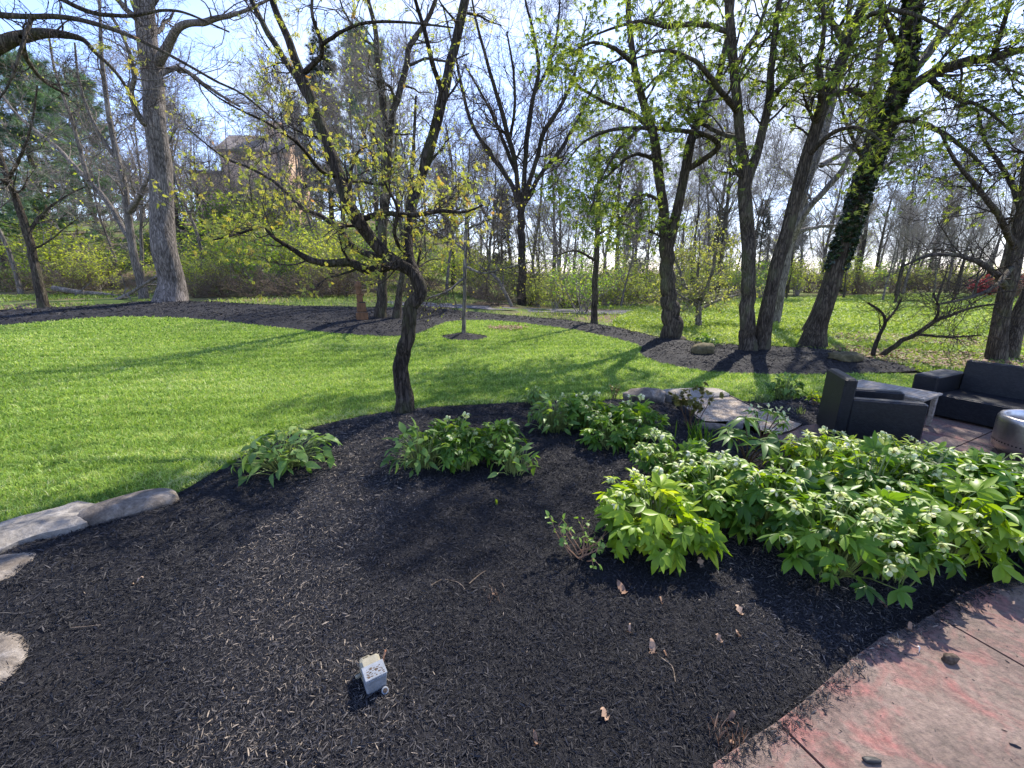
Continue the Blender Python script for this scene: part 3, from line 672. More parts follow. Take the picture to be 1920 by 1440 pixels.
# crooked dark tree in the bed edge
traced_tree('locust_tree', 'crooked dark tree with kinked trunk and small golden leaves, edge of near mulch bed', 'tree', (755, 776), [
    [(757, 776, 22), (757, 762, 18), (757, 740, 16.5), (752, 690, 15), (761, 640, 14.5), (768, 600, 13.5), (772, 575, 14), (789, 552, 14), (785, 525, 13.5), (765, 505, 12.5), (738, 491, 11.5)],
    [(752, 497, 10), (738, 490, 12), (705, 458, 11), (675, 420, 12, -.1), (655, 385, 12, -.1), (642, 340, 11.5), (628, 300, 11), (605, 240, 10), (585, 190, 9), (562, 130, 8), (540, 70, 7), (515, 10, 6), (500, -40, 5), (470, -160, 3)],
    [(620, 278, 9), (608, 255, 8), (585, 200, 7, .15), (560, 150, 6, .25), (520, 90, 5.5, .35), (480, 20, 5, .5), (450, -60, 4, .6), (400, -200, 2, .8)],
    [(563, 142, 5), (600, 108, 4.5, -.1), (603, 80, 4, -.2), (588, 40, 3.5, -.3), (585, 0, 3, -.3), (600, -70, 2, -.3)],
    [(603, 84, 3.5, -.2), (660, 50, 3, -.4), (720, 40, 2.5, -.5), (800, 46, 2, -.6), (850, 52, 1.3, -.7)],
    [(748, 494, 10), (715, 500, 9.5, -.1), (690, 506, 8.5, -.2), (665, 495, 8, -.3), (630, 492, 7, -.4), (590, 490, 6, -.5), (560, 475, 5, -.6), (530, 455, 4, -.7), (505, 440, 3, -.8), (490, 426, 2.5, -.8), (450, 438, 2, -.9), (400, 450, 1.5, -1)],
    [(735, 492, 8), (700, 480, 6.5, .1), (657, 460, 6, .3), (640, 432, 5, .4), (610, 410, 4.5, .5), (575, 395, 4, .6), (556, 380, 3.5, .7), (520, 345, 3, .8), (470, 315, 2.5, .9), (420, 295, 2, 1), (350, 240, 1.2, 1.2)],
    [(782, 520, 10), (768, 480, 9, .1), (768, 420, 9, .3), (785, 340, 9, .5), (800, 300, 9.5, .5), (815, 240, 9.5, .6), (835, 170, 9, .6), (850, 100, 8.5, .7), (868, 20, 8, .7), (880, -50, 7, .8), (900, -200, 4, .9)],
    [(829, 178, 5, .6), (812, 120, 4.5, .4), (797, 60, 4, .3), (782, 10, 3.5, .2), (765, -50, 2.5, 0)],
    [(680, 412, 6), (705, 403, 5, -.1), (730, 400, 4.5, -.2), (765, 404, 4.5, -.3), (800, 400, 4, -.4), (830, 395, 3.5, -.5), (870, 398, 2.5, -.5), (905, 385, 1.5, -.6)],
    [(632, 330, 5), (600, 318, 4, -.3), (560, 270, 3, -.6), (500, 230, 2.4, -.9), (420, 190, 1.8, -1.2), (330, 120, 1.2, -1.4)],
    [(760, 480, 4, 0), (740, 440, 3.5, -.3), (745, 390, 3, -.4), (720, 340, 2, -.5), (715, 300, 1.2, -.5)]],
    'bark_dark', 'twig', 'leaf_gold', n1=9, L1=.72, n2=5, L2=.42, n3=3, L3=.22, leaves=7, tpls=PINN, lsize=.25, keep=lambda q: np.where(q[:, 2] < 3.3, .95, np.where(q[:, 2] < 4.2, .4, .13)) * (q[:, 2] > 1.35), ldroop=.3, r3=.0017, up=.05, sides=16, rough=.1,
    low=[.72, .12, .3, .2, .2, .12, .12, .05, .2, .1, .2, .05], limb_n=[3, 9, 6, 6, 5, 9, 10, 6, 6, 9, 8, 9])

# big straight trunk, far left
traced_tree('tulip_tree', 'tall thick straight grey trunk rising from the back mulch bed at far left', 'tree', (320, 568), [
    [(321, 569, 30), (320, 558, 25), (317, 535, 22), (312, 480, 20.5), (303, 380, 19), (295, 280, 18), (287, 180, 17.5), (278, 90, 16.5), (268, 0, 16), (255, -100, 15), (240, -300, 12), (235, -600, 7)],
    [(296, 118, 9), (322, 72, 7, -.3), (345, 46, 6, -.5), (385, 40, 5.5, -.8), (420, 32, 4, -1), (460, 20, 3, -1.2), (520, -10, 2, -1.5)],
    [(287, 238, 7), (262, 222, 5.5, -.6), (246, 175, 4.5, -.8), (252, 140, 4, -1), (240, 90, 3, -1.2), (210, 30, 2.4, -1.4)],
    [(296, 140, 5), (340, 130, 4, .5), (400, 170, 3, .8), (450, 200, 2, 1)],
    [(280, 60, 6), (240, 20, 5, -.5), (180, -40, 4, -1), (100, -80, 3, -1.5)],
    [(276, 20, 6), (330, -60, 5, .5), (400, -120, 4, .8), (460, -200, 3, 1)]],
    'bark_grey', 'twig_far', None, n1=12, L1=2.6, n2=6, L2=1.3, n3=4, L3=.6, sides=20, r3=.005, low=[.5, .15, .15, .2, .1, .1])
# limb reaching in from the left edge of the view
traced_tree('overhanging_tree', 'tree at the left edge sending long dark bare limbs across the top of the view', 'tree', np.array([-9.2, 7.2, .1]), [
    [(-290, 640, 34), (-280, 560, 28), (-260, 400, 26), (-200, 250, 24), (-150, 100, 22), (-130, -60, 18), (-120, -250, 12)],
    [(-160, 190, 20), (-90, 125, 17), (-40, 100, 14), (0, 84, 12), (40, 68, 10, .2), (90, 62, 8, .3), (135, 68, 5.5, .4), (170, 82, 4, .5), (182, 104, 3.5, .5), (215, 132, 3, .6), (240, 170, 2.3, .7), (262, 215, 1.6, .8)],
    [(-150, 60, 12), (-60, 20, 8), (0, 28, 5.5, -.3), (60, 31, 5, -.5), (120, 32, 4.5, -.6), (200, 52, 4, -.8), (260, 74, 3.2, -.9), (330, 110, 2.6, -1), (400, 150, 2.2, -1.1), (460, 180, 1.8, -1.2), (540, 250, 1.2, -1.3)],
    [(-135, -40, 10), (-20, -60, 7, .2), (80, -20, 5, .3), (160, 20, 4, .4), (240, 30, 3, .5), (330, 20, 2.2, .6), (430, 60, 1.5, .7)],
    [(40, 69, 5), (50, 110, 4, .3), (80, 150, 3, .5), (130, 180, 2, .7)],
    [(60, 31, 4, -.5), (40, 90, 3, -.7), (20, 150, 2.2, -.8), (-10, 200, 1.5, -.9)]],
    'bark_mid', 'twig', None, n1=9, L1=.85, n2=5, L2=.45, n3=4, L3=.25, r3=.0022, Y0=7.2, low=[.8, .4, .2, .35, .1, .1], wig=.36, limb_n=[4, 12, 18, 14, 8, 8], rr1=.24)
# slim leaning trees on the left
traced_tree('slim_tree', 'slim bare tree leaning left at the far left end of the mulch border', 'tree', (82, 579), [
    [(82, 579, 9), (76, 540, 7.5), (61, 480, 6.8), (46, 420, 6), (29, 370, 5.2), (16, 335, 4.6), (0, 290, 4), (-20, 230, 3), (-40, 150, 2)],
    [(30, 372, 4), (10, 340, 3, -.4), (-30, 330, 2, -.8)], [(52, 440, 3.4), (80, 400, 2.6, .4), (120, 370, 1.8, .6), (160, 350, 1.2, .8)],
    [(16, 335, 3.4), (40, 290, 2.6, -.3), (60, 230, 2, -.5), (70, 160, 1.4, -.6)]],
    'bark_mid', 'twig_far', 'leaf_lime', n1=12, L1=2.1, n2=6, L2=.9, n3=4, L3=.45, r3=.005, leaves=1, tpls=[LEAF1], lsize=.11, keep=.12)
traced_tree('slim_tree', 'many limbed bare tree leaning left just left of the thick grey trunk', 'tree', (270, 560), [
    [(271, 562, 9), (262, 520, 7), (248, 460, 6.5), (240, 400, 6), (232, 340, 5), (215, 270, 4.6), (198, 180, 4), (190, 90, 3), (186, 0, 2)],
    [(246, 450, 5), (225, 420, 4.5, .3), (200, 375, 4.2, .5), (140, 312, 4, .8), (100, 270, 3, 1), (60, 240, 2.5, 1.2), (20, 200, 2, 1.4), (-20, 140, 1.4, 1.6)],
    [(240, 400, 5), (260, 370, 4, -.3), (275, 340, 3, -.5), (300, 300, 2.4, -.7), (330, 240, 1.6, -.9)],
    [(165, 338, 4, .6), (150, 280, 3.4, .6), (130, 210, 2.8, .5), (105, 140, 2, .4), (90, 60, 1.4, .3)],
    [(225, 310, 3.6), (180, 240, 3, -.3), (150, 160, 2.2, -.5), (140, 80, 1.4, -.6)]],
    'bark_pale', 'twig_far', 'leaf_lime', n1=12, L1=2.2, n2=6, L2=1., n3=4, L3=.5, r3=.006, leaves=1, tpls=[LEAF1], lsize=.11, keep=.1)
# twin trunks behind the crooked tree
traced_tree('forked_tree', 'straight grey brown tree with a high fork behind the crooked dark tree', 'tree', (714, 598), [
    [(714, 599, 14), (715, 585, 11), (716, 550, 9.5), (717, 500, 9), (718, 430, 9), (722, 360, 8.5), (727, 290, 8), (729, 250, 7.5)],
    [(729, 258, 6.5), (721, 220, 6), (712, 150, 5.5), (707, 92, 5), (703, 50, 4.5), (690, 0, 4), (680, -80, 3), (670, -200, 2)],
    [(729, 258, 6.5), (736, 222, 6), (742, 193, 6), (762, 128, 5.5, .3), (767, 87, 5, .4), (790, 55, 4.5, .5), (810, 20, 4, .6), (825, -30, 3, .6), (850, -150, 2, .7)],
    [(742, 195, 3.5), (732, 165, 3, -.3), (712, 152, 2.4, -.5), (690, 140, 1.6, -.6)],
    [(763, 125, 3), (800, 110, 2.4, .2), (840, 115, 1.8, .2), (880, 100, 1.2, .2)],
    [(707, 90, 3), (680, 70, 2.4, -.2), (650, 30, 1.8, -.3), (630, -20, 1.3, -.3)]],
    'bark_mid', 'twig_far', 'leaf_lime', n1=11, L1=1.9, n2=6, L2=.85, n3=4, L3=.4, r3=.0045, low=[.55, .1, .1, .2, .2, .2], leaves=1, tpls=[LEAF1], lsize=.09, keep=.3)
traced_tree('slender_tree', 'slender dark trunk beside the high forked tree in the back mulch bed', 'tree', (743, 600), [
    [(742, 601, 10), (747, 570, 7), (752, 530, 5.5), (758, 470, 5), (764, 400, 4.5), (772, 330, 4), (776, 260, 3), (780, 180, 2)], [(757, 480, 3.5), (775, 440, 3, -.2), (800, 400, 2, -.4), (830, 370, 1.4, -.5)]],
    'bark_mid', 'twig_far', 'leaf_lime', n1=14, L1=1.6, n2=5, L2=.8, n3=4, L3=.35, r3=.004, leaves=1, tpls=[LEAF1], lsize=.1, keep=.35)
# vase shaped tree beyond the creek
vb = np.array([.55, 26.5, -.3]); 
traced_tree('vase_tree', 'large bare vase shaped tree with spreading dark limbs beyond the creek bed', 'tree', vb, [
    [(979, 540, 8.58), (979, 500, 7.41), (978, 450, 7.02), (977, 410, 6.63), (978, 385, 6.63)],
    [(976, 395, 5.07), (960, 347, 4.29), (935, 310, 4.68, .5), (905, 270, 3.90, 1), (880, 220, 3.28, 1.4), (865, 160, 2.81, 1.8), (850, 90, 2.03, 2), (830, 10, 1.40, 2.2)],
    [(976, 390, 4.68), (967, 320, 4.29), (955, 260, 4.68, -.5), (935, 190, 3.90, -1), (915, 120, 3.12, -1.4), (895, 50, 2.34, -1.6), (880, -30, 1.56, -1.8)],
    [(980, 390, 4.68), (985, 300, 4.29), (990, 240, 4.68), (1000, 180, 3.90), (1010, 130, 3.43), (1000, 60, 2.81), (985, 0, 2.03), (975, -80, 1.40)],
    [(981, 385, 4.68), (1005, 300, 4.06, -.5), (1020, 250, 4.37, -.9), (1050, 200, 3.59, -1.3), (1070, 160, 2.81, -1.6), (1088, 100, 2.03, -1.9), (1100, 30, 1.40, -2)],
    [(982, 385, 4.37), (1015, 325, 3.90, .5), (1045, 290, 3.90, .9), (1070, 250, 3.12, 1.3), (1095, 200, 2.34, 1.6), (1120, 150, 1.56, 1.9)],
    [(968, 325, 3.90), (950, 280, 3.43, .4), (930, 230, 2.81, .8), (905, 180, 2.18, 1), (870, 120, 1.56, 1.2)],
    [(1000, 180, 3.12), (1030, 120, 2.65, .4), (1045, 60, 2.18, .7), (1050, 0, 1.56, .9)],
    [(956, 262, 3.12), (965, 200, 2.65, -.8), (962, 130, 2.18, -.9), (950, 60, 1.56, -1)]],
    'bark_dark', 'twig', None, n1=14, L1=3.2, n2=7, L2=1.5, n3=4, L3=.7, r3=.007, up=.12, low=[.8] + [.15] * 8, limb_n=[1] + [15] * 8, Y0=26.5)
# staked young tree in its mulch ring
traced_tree('young_tree', 'young bare tree with a thin pale trunk planted in its own round mulch ring', 'tree', (870, 630), [
    [(869, 632, 5), (869, 620, 4), (871, 560, 3.7), (872, 500, 3.5), (874, 430, 3.1), (876, 380, 2.8), (878, 330, 1.9), (881, 270, 1.1)],
    [(872, 500, 2.4), (905, 512, 1.9, -.3), (940, 505, 1.6, -.5), (1000, 490, 1, -.8)], [(872, 520, 2.4), (840, 545, 1.9, -.4), (800, 560, 1.4, -.7)], [(873, 470, 2.4), (830, 440, 1.8, .3), (780, 430, 1.2, .5)],
    [(874, 430, 2.3), (920, 410, 1.8, .4), (970, 380, 1.2, .6)]],
    'bark_pale', 'twig', 'leaf_gold', n1=22, L1=1.35, n2=7, L2=.6, n3=4, L3=.3, r3=.0028, up=.02, low=[.35, .15, .15, .15, .15], leaves=1, tpls=[LEAF1], lsize=.07, keep=.12)
# leafy trees on the right
CAN = dict(leaf='leaf_canopy', leaves=2, tpls=PALM, ldroop=1.1, up=-.02, droop3=.16)
traced_tree('leafy_tree', 'leafy forked tree with one dark trunk at the tip of the mulch bed', 'tree', (1262, 638), [
    [(1262, 640, 26), (1261, 628, 20), (1259, 605, 17), (1256, 560, 14.5), (1252, 500, 13), (1251, 450, 13.5)],
    [(1251, 462, 10.5), (1245, 400, 9), (1239, 350, 8.2), (1231, 290, 9), (1222, 240, 8), (1205, 190, 7), (1190, 120, 6), (1180, 50, 5.5), (1178, -30, 5), (1175, -220, 3)],
    [(1253, 462, 10.5), (1268, 402, 9), (1283, 335, 8.2), (1288, 290, 9), (1298, 255, 8), (1322, 195, 7, .4), (1345, 150, 6, .6), (1365, 60, 5, .8), (1380, -60, 4, 1), (1395, -200, 2.5, 1)],
    [(1288, 318, 6), (1345, 280, 5, -.5), (1335, 258, 4.6, -.7), (1300, 248, 4.2, -.9), (1250, 243, 4, -1), (1200, 240, 3.5, -1.2), (1140, 245, 3, -1.4), (1090, 270, 2, -1.5), (1060, 310, 1.3, -1.6)],
    [(1222, 240, 5), (1180, 210, 4, .4), (1130, 190, 3, .7), (1080, 160, 2, 1)],
    [(1190, 120, 4.5), (1150, 90, 3.5, -.5), (1110, 80, 2.6, -.9), (1070, 100, 1.6, -1.2)],
    [(1183, 60, 4), (1230, 20, 3, .5), (1270, -20, 2.4, .8), (1320, -60, 1.6, 1)],
    [(1370, 60, 5, -1.6), (1310, 45, 4.5, -1.4), (1250, 50, 3.8, -1.2), (1200, 40, 3, -1.1), (1130, 60, 2, -1), (1080, 85, 1.2, -1)],
    [(1232, 300, 4), (1190, 290, 3, -.6), (1150, 320, 2.2, -.9), (1110, 360, 1.4, -1.1)], [(1200, 240, 3.5, -1.2), (1160, 280, 2.8, -1.5), (1130, 330, 2, -1.7), (1105, 400, 1.3, -1.8)], [(1245, 400, 4), (1225, 370, 3, -.5), (1190, 370, 2.2, -.9), (1165, 410, 1.4, -1.1)]],
    'bark_mid', 'twig', n1=11, L1=1.5, n2=6, L2=.7, n3=5, L3=.34, r3=.0035, keep=.62, lsize=.64, low=[.9, .25, .3, .25, .2, .1, .1, .1, .1, .1, .1], limb_n=[3, 14, 12, 14, 12, 10, 10, 10, 10, 9, 8], sides=18, **CAN)
traced_tree('leafy_tree', 'upright leafy tree with straight brown trunk, left of the pair sharing one root', 'tree', (1402, 662), [
    [(1401, 666, 20), (1401, 650, 16), (1401, 630, 14), (1401, 560, 12.5), (1402, 480, 12), (1400, 420, 12), (1397, 370, 11.5), (1396, 335, 11)],
    [(1395, 345, 9.5), (1393, 310, 9), (1388, 260, 8.5), (1383, 200, 8.8), (1375, 120, 8), (1368, 40, 7.5), (1362, -40, 7), (1352, -220, 4)],
    [(1398, 350, 8.5), (1412, 308, 7.8), (1430, 250, 7.5), (1442, 180, 7), (1450, 100, 6), (1462, 0, 5), (1472, -100, 3.5), (1480, -220, 2)],
    [(1384, 210, 6), (1350, 170, 5, -.5), (1310, 120, 4, -.9), (1250, 95, 3, -1.3), (1190, 110, 1.6, -1.6)],
    [(1388, 260, 5), (1350, 250, 4, .5), (1300, 220, 3, .9), (1270, 180, 2, 1.2)],
    [(1440, 190, 5), (1480, 150, 4, -.5), (1520, 120, 3, -.9), (1560, 130, 1.8, -1.2)],
    [(1376, 130, 5), (1420, 60, 4, .6), (1440, 0, 3, 1), (1470, -60, 2, 1.3)]],
    'bark_mid', 'twig', n1=12, L1=1.4, n2=6, L2=.65, n3=5, L3=.34, r3=.0032, keep=.46, lsize=.62, low=[.93, .25, .2, .15, .15, .15, .1], limb_n=[3, 14, 13, 11, 10, 10, 10], sides=18, **CAN)
traced_tree('leafy_tree', 'slanting leafy tree leaning right, right of the pair sharing one root', 'tree', (1424, 660), [
    [(1424, 664, 18), (1427, 645, 15), (1433, 600, 13), (1446, 540, 12), (1462, 480, 12), (1478, 430, 11.5), (1495, 360, 11), (1510, 300, 10.5), (1528, 240, 9.8), (1550, 180, 9.5), (1580, 110, 9), (1610, 30, 8), (1640, -60, 7), (1690, -220, 4)],
    [(1530, 235, 7), (1540, 180, 6, -.4), (1535, 120, 5, -.7), (1545, 60, 4, -.9), (1540, -20, 3, -1)],
    [(1552, 178, 6), (1600, 170, 5, .5), (1640, 190, 4, .8), (1690, 190, 2.6, 1.1)],
    [(1512, 295, 5), (1560, 250, 4, -.5), (1610, 240, 3, -.9), (1660, 270, 1.8, -1.3)],
    [(1590, 90, 6), (1560, 40, 5, .3), (1530, 0, 4, .6), (1500, -60, 3, .8)],
    [(1605, 40, 5), (1660, 20, 4, -.6), (1720, 30, 3, -1), (1780, 60, 2, -1.4)]],
    'bark_mid', 'twig', n1=12, L1=1.4, n2=6, L2=.65, n3=5, L3=.34, r3=.0032, keep=.4, lsize=.62, low=[.5, .2, .2, .2, .15, .15], limb_n=[14, 11, 11, 11, 10, 10], sides=18, **CAN)
traced_tree('grey_tree', 'pale grey many limbed tree standing behind the slanting leafy tree', 'tree', (1452, 603), [
    [(1447, 605, 13), (1455, 560, 10.5), (1468, 510, 9.8), (1485, 440, 9.2), (1500, 380, 8.5), (1520, 320, 8), (1545, 250, 7), (1560, 190, 6), (1575, 130, 5), (1590, 40, 4), (1600, -80, 3)],
    [(1480, 460, 6.5), (1513, 396, 5.6, -.5), (1577, 321, 5, -.9), (1613, 248, 4, -1.2), (1623, 197, 3.4, -1.4), (1641, 137, 2.6, -1.6), (1660, 60, 1.8, -1.8)],
    [(1540, 310, 5), (1590, 280, 4, .5), (1640, 240, 3, .8), (1690, 190, 2, 1.1)], [(1490, 435, 4), (1540, 425, 3, .4), (1590, 420, 2, .7)], [(1545, 250, 4), (1520, 180, 3, .4), (1500, 110, 2, .6)]],
    'bark_pale', 'twig_far', None, n1=12, L1=2., n2=6, L2=.9, n3=4, L3=.45, r3=.005, low=[.35, .2, .2, .2, .2])
traced_tree('leaning_tree', 'dark bare tree leaning behind the foot of the ivy clad trunk', 'tree', (1528, 622), [
    [(1520, 624, 19), (1528, 608, 14), (1545, 555, 12), (1560, 505, 11), (1578, 450, 10), (1600, 380, 8.5), (1620, 300, 7), (1640, 200, 6), (1650, 80, 5), (1655, -60, 3)],
    [(1600, 380, 5), (1640, 330, 4, .6), (1680, 300, 3, 1), (1730, 280, 2, 1.4)], [(1620, 300, 4), (1590, 240, 3, -.5), (1570, 170, 2, -.9)]],
    'bark_mid', 'twig_far', None, n1=14, L1=2., n2=6, L2=.9, n3=4, L3=.45, r3=.005, low=[.45, .2, .2])
IVY = merge([(np.array([(0, 0, 0), (-.5, .35, .05), (-.3, .9, -.05), (0, .7, .08), (.3, .9, -.05), (.5, .35, .05)], float), np.array([(0, 3, 2, 1), (0, 5, 4, 3)]))])
ivy_limbs = [
    [(1521, 653, 26.9), (1524, 640, 21.0), (1535, 605, 17.2), (1552, 555, 15.1), (1568, 500, 14.7), (1585, 450, 14.7), (1601, 400, 14.7), (1620, 340, 14.7), (1642, 280, 14.3), (1662, 230, 13.4), (1685, 170, 12.6), (1700, 110, 11.3), (1708, 40, 10.1), (1713, -40, 8.4), (1720, -220, 5.0)],
    [(1688, 178, 10), (1740, 140, 9, -.4), (1800, 118, 8, -.7), (1860, 108, 7, -.9), (1930, 90, 6, -1.1), (2040, 60, 4, -1.4)],
    [(1690, 172, 9), (1722, 120, 8.5, .4), (1762, 70, 8, .8), (1805, 20, 7, 1.1), (1850, -50, 6, 1.4), (1920, -160, 4, 1.8)],
    [(1655, 250, 6), (1690, 225, 5, -.6), (1750, 240, 4, -1), (1810, 280, 3, -1.4), (1860, 330, 2, -1.7)],
    [(1700, 110, 6), (1670, 60, 5, -.5), (1650, 0, 4, -.8), (1640, -80, 3, -1)],
    [(1740, 140, 5, -.4), (1780, 180, 4, -.9), (1840, 200, 3, -1.3), (1900, 250, 2, -1.7)],
    [(1860, 108, 5, -.9), (1880, 50, 4, -1.2), (1900, -20, 3, -1.4)]]
def ivy(root, b):
    P, R = limb(ivy_limbs[0], b[1], 40); P = P - b; n = 5200; mb = MB(); t = rng.beta(1.15, 1.15, n) * .62 + .2; f = t * 38.9; i = f.astype(int); fr = (f - i)[:, None]
    c = P[i] * (1 - fr) + P[i + 1] * fr; r = R[i] * 1.04; a = rng.uniform(0, 6.283, n); tg = unit(P[i + 1] - P[i]); u = unit(np.cross(tg, np.tile([0, 1., 0], (n, 1)))); v = np.cross(tg, u)
    o = u * np.cos(a)[:, None] + v * np.sin(a)[:, None]
    dens = fbm(np.stack([a * 1.2, t * 22], -1), 9, 3, .8) > -.55 + 1.6 * np.abs(t - .5) ** 2 - .2; c, o, r = c[dens], o[dens], r[dens]; n = len(c)
    pos = c + o * (r + np.abs(rng.normal(0, .02, n)))[:, None]; d = o * .6 + rng.normal(size=(n, 3)) * .35; d[:, 2] -= .7
    scatter(mb, IVY, pos, rots(d, rng.normal(0, .4, n)), rng.uniform(.05, .1, n), 0)
    mb.build('ivy', M['ivy'], root)
traced_tree('ivy_tree', 'thick leaning tree with dark ivy climbing its trunk on the right side of the bed', 'tree', (1522, 650), ivy_limbs,
    'bark_mid', 'twig', n1=12, L1=1.6, n2=6, L2=.75, n3=5, L3=.34, r3=.0034, keep=.44, lsize=.64, low=[.62, .15, .15, .1, .1, .1, .1], limb_n=[10, 14, 13, 12, 10, 11, 10], sides=20, extra=ivy, **CAN)
traced_tree('two_stemmed_tree', 'thick two stemmed grey tree behind the wicker sofa at the right edge', 'tree', (1868, 676), [
    [(1866, 680, 17), (1869, 660, 14.5), (1880, 600, 12.5), (1890, 540, 12), (1905, 470, 11.5), (1915, 410, 10.5), (1925, 350, 10.5), (1940, 250, 8.5), (1950, 100, 6), (1955, -100, 4)],
    [(1886, 678, 15, .2), (1894, 655, 13, .2), (1908, 600, 12, .3), (1928, 550, 11.5, .3), (1955, 480, 12.5, .4), (1990, 380, 10, .5), (2020, 250, 7, .6)],
    [(1890, 540, 6), (1850, 500, 5, -.5), (1800, 480, 4, -.9), (1740, 480, 3, -1.2), (1690, 500, 1.8, -1.4)],
    [(1905, 470, 6), (1870, 400, 5, -.4), (1830, 350, 4, -.7), (1790, 300, 3, -1), (1760, 240, 2, -1.2)],
    [(1918, 400, 5), (1890, 330, 4, .5), (1850, 270, 3, .9), (1830, 200, 2, 1.1)],
    [(1900, 500, 5), (1860, 540, 3.6, -.8), (1810, 560, 2.6, -1.3), (1760, 570, 1.6, -1.7)]],
    'bark_mid', 'twig', None, n1=13, L1=1.5, n2=7, L2=.7, n3=4, L3=.34, r3=.003, low=[.35, .3, .15, .15, .15, .15], sides=18, up=.03)
traced_tree('bare_shrub', 'bare dark shrub with one upright and one slanting stem behind the wicker armchair', 'shrub', (1640, 669), [
    [(1634, 670, 4.5), (1642, 645, 3.8), (1651, 625, 3.4), (1660, 603, 3), (1652, 585, 2.5), (1628, 568, 2)], [(1650, 670, 5.5), (1690, 640, 4.6, -.2), (1718, 627, 4.4, -.3), (1750, 605, 3.8, -.5), (1790, 588, 3, -.7), (1830, 575, 2.2, -.8), (1870, 570, 1.5, -.9)],
    [(1660, 604, 2.4), (1680, 580, 2, .2), (1690, 560, 1.4, .3)], [(1720, 627, 3, -.3), (1780, 632, 2.2, -.5), (1840, 628, 1.4, -.7)], [(1750, 606, 2.6, -.5), (1760, 580, 2, -.7), (1750, 550, 1.4, -.8)]],
    'bark_dark', 'twig', None, n1=9, L1=.6, n2=5, L2=.35, n3=3, L3=.2, r3=.0022, low=[.4, .3, .2, .2, .2])
traced_tree('slim_tree', 'slim straight pole trunk rising from the narrow middle of the mulch border', 'tree', (1114, 608), [
    [(1114, 610, 8), (1114, 595, 6.5), (1116, 540, 5.6), (1119, 470, 5), (1121, 400, 4.2), (1123, 330, 3.2), (1124, 260, 2)], [(1118, 490, 2.6), (1080, 470, 2, -.5), (1040, 480, 1.3, -.9)], [(1120, 440, 2.6), (1160, 420, 2, .4), (1200, 430, 1.3, .7)]],
    'bark_mid', 'twig_far', 'leaf_lime', n1=14, L1=1.5, n2=5, L2=.7, n3=3, L3=.35, r3=.004, leaves=1, tpls=[LEAF1], lsize=.08, keep=.25, low=[.45, .2, .2])
traced_tree('dogwood_tree', 'small dogwood with pale yellow green leaves on low spreading branches beside the forked leafy tree', 'tree', (1310, 611), [
    [(1309, 613, 6.5), (1309, 600, 5.5), (1310, 580, 5), (1309, 565, 4.5)], [(1309, 570, 4), (1290, 545, 3.2, .4), (1275, 510, 2.6, .7), (1262, 470, 1.8, .9)], [(1311, 570, 4), (1325, 540, 3.2, -.4), (1338, 500, 2.6, -.7), (1342, 455, 1.8, -.9)],
    [(1311, 582, 3.4), (1340, 565, 2.8, .5), (1375, 555, 2, .8), (1400, 550, 1.2, 1)], [(1309, 568, 3), (1308, 520, 2.6), (1312, 470, 2), (1310, 430, 1.2)], [(1309, 575, 3), (1285, 560, 2.2, -.5), (1262, 545, 1.4, -.8)]],
    'bark_pale', 'twig_far', 'leaf_dog', n1=12, L1=1.1, n2=6, L2=.55, n3=4, L3=.25, r3=.003, leaves=2, tpls=[LEAF1], lsize=.1, keep=.7, up=.03, low=[.8, .2, .2, .2, .2, .2])

# ------------------------------------------------------------------ the wood behind
def stick(H, r, K=10, lean=.06, wigg=.05):
    d = np.array([rng.normal(0, lean), rng.normal(0, lean), 1.]); P = np.zeros((K, 3))
    for k in range(1, K): P[k] = P[k - 1] + unit(d) * H / (K - 1); d = d + rng.normal(size=3) * wigg; d[2] = max(d[2], .8)
    R = r * (1 - .82 * np.linspace(0, 1, K) ** 1.1); R[0] *= 1.35; return P[None], R[None]
def proto_bare(name, H, r, n1=18, spread=.75, wood='bark_mid', twig='twig_far', leaf=None, keep=.0, lsize=.12, forks=0, t0=.3, up=.12):
    root = empty(name, (0, 0, 0), 'x', 'tree'); tr, cr = MB(), MB(); P, R = stick(H * (.85 if not forks else .4), r); P[0, 0, 2] = -.2
    if forks:
        F1, FR = spawn(P, R, forks, .8, 1., (.45, .12), H * .62, 9, .1, .1, .72, .2, 0.); tubes(tr, F1, FR, 7); A, B_ = F1, FR; n1 = max(5, n1 // forks + 2)
    else: A, B_ = P, R
    tubes(tr, P, R, 10)
    P1, R1 = spawn(A, B_, n1, t0, .98, (spread, .2), H * (.34 if not forks else .3), 8, .14, up, .5, .25, .45); tubes(tr, P1, R1, 5)
    P2, R2 = spawn(P1, R1, 7, .15, 1, (.65, .25), H * .15, 6, .2, up * .6, .55, .3, .4, .012); tubes(cr, P2, R2, 4)
    P3, R3 = spawn(P2, R2, 6, .15, 1, (.65, .3), H * .075, 4, .25, up * .3, .6, .5, .3, .008); tubes(cr, P3, R3, 3)
    P4, R4 = spawn(P3, R3, 2, .2, 1, (.6, .3), H * .045, 3, .25, 0, .7, .6, .3, .0055); tubes(cr, P4, R4, 3)
    if leaf: put_leaves(cr, P4, 1, [LEAF1], lsize, 1, .3, keep=keep)
    tr.build('trunk', M[wood], root, smooth=True); cr.build('crown', [M[twig]] + ([M[leaf]] if leaf else []), root); return root
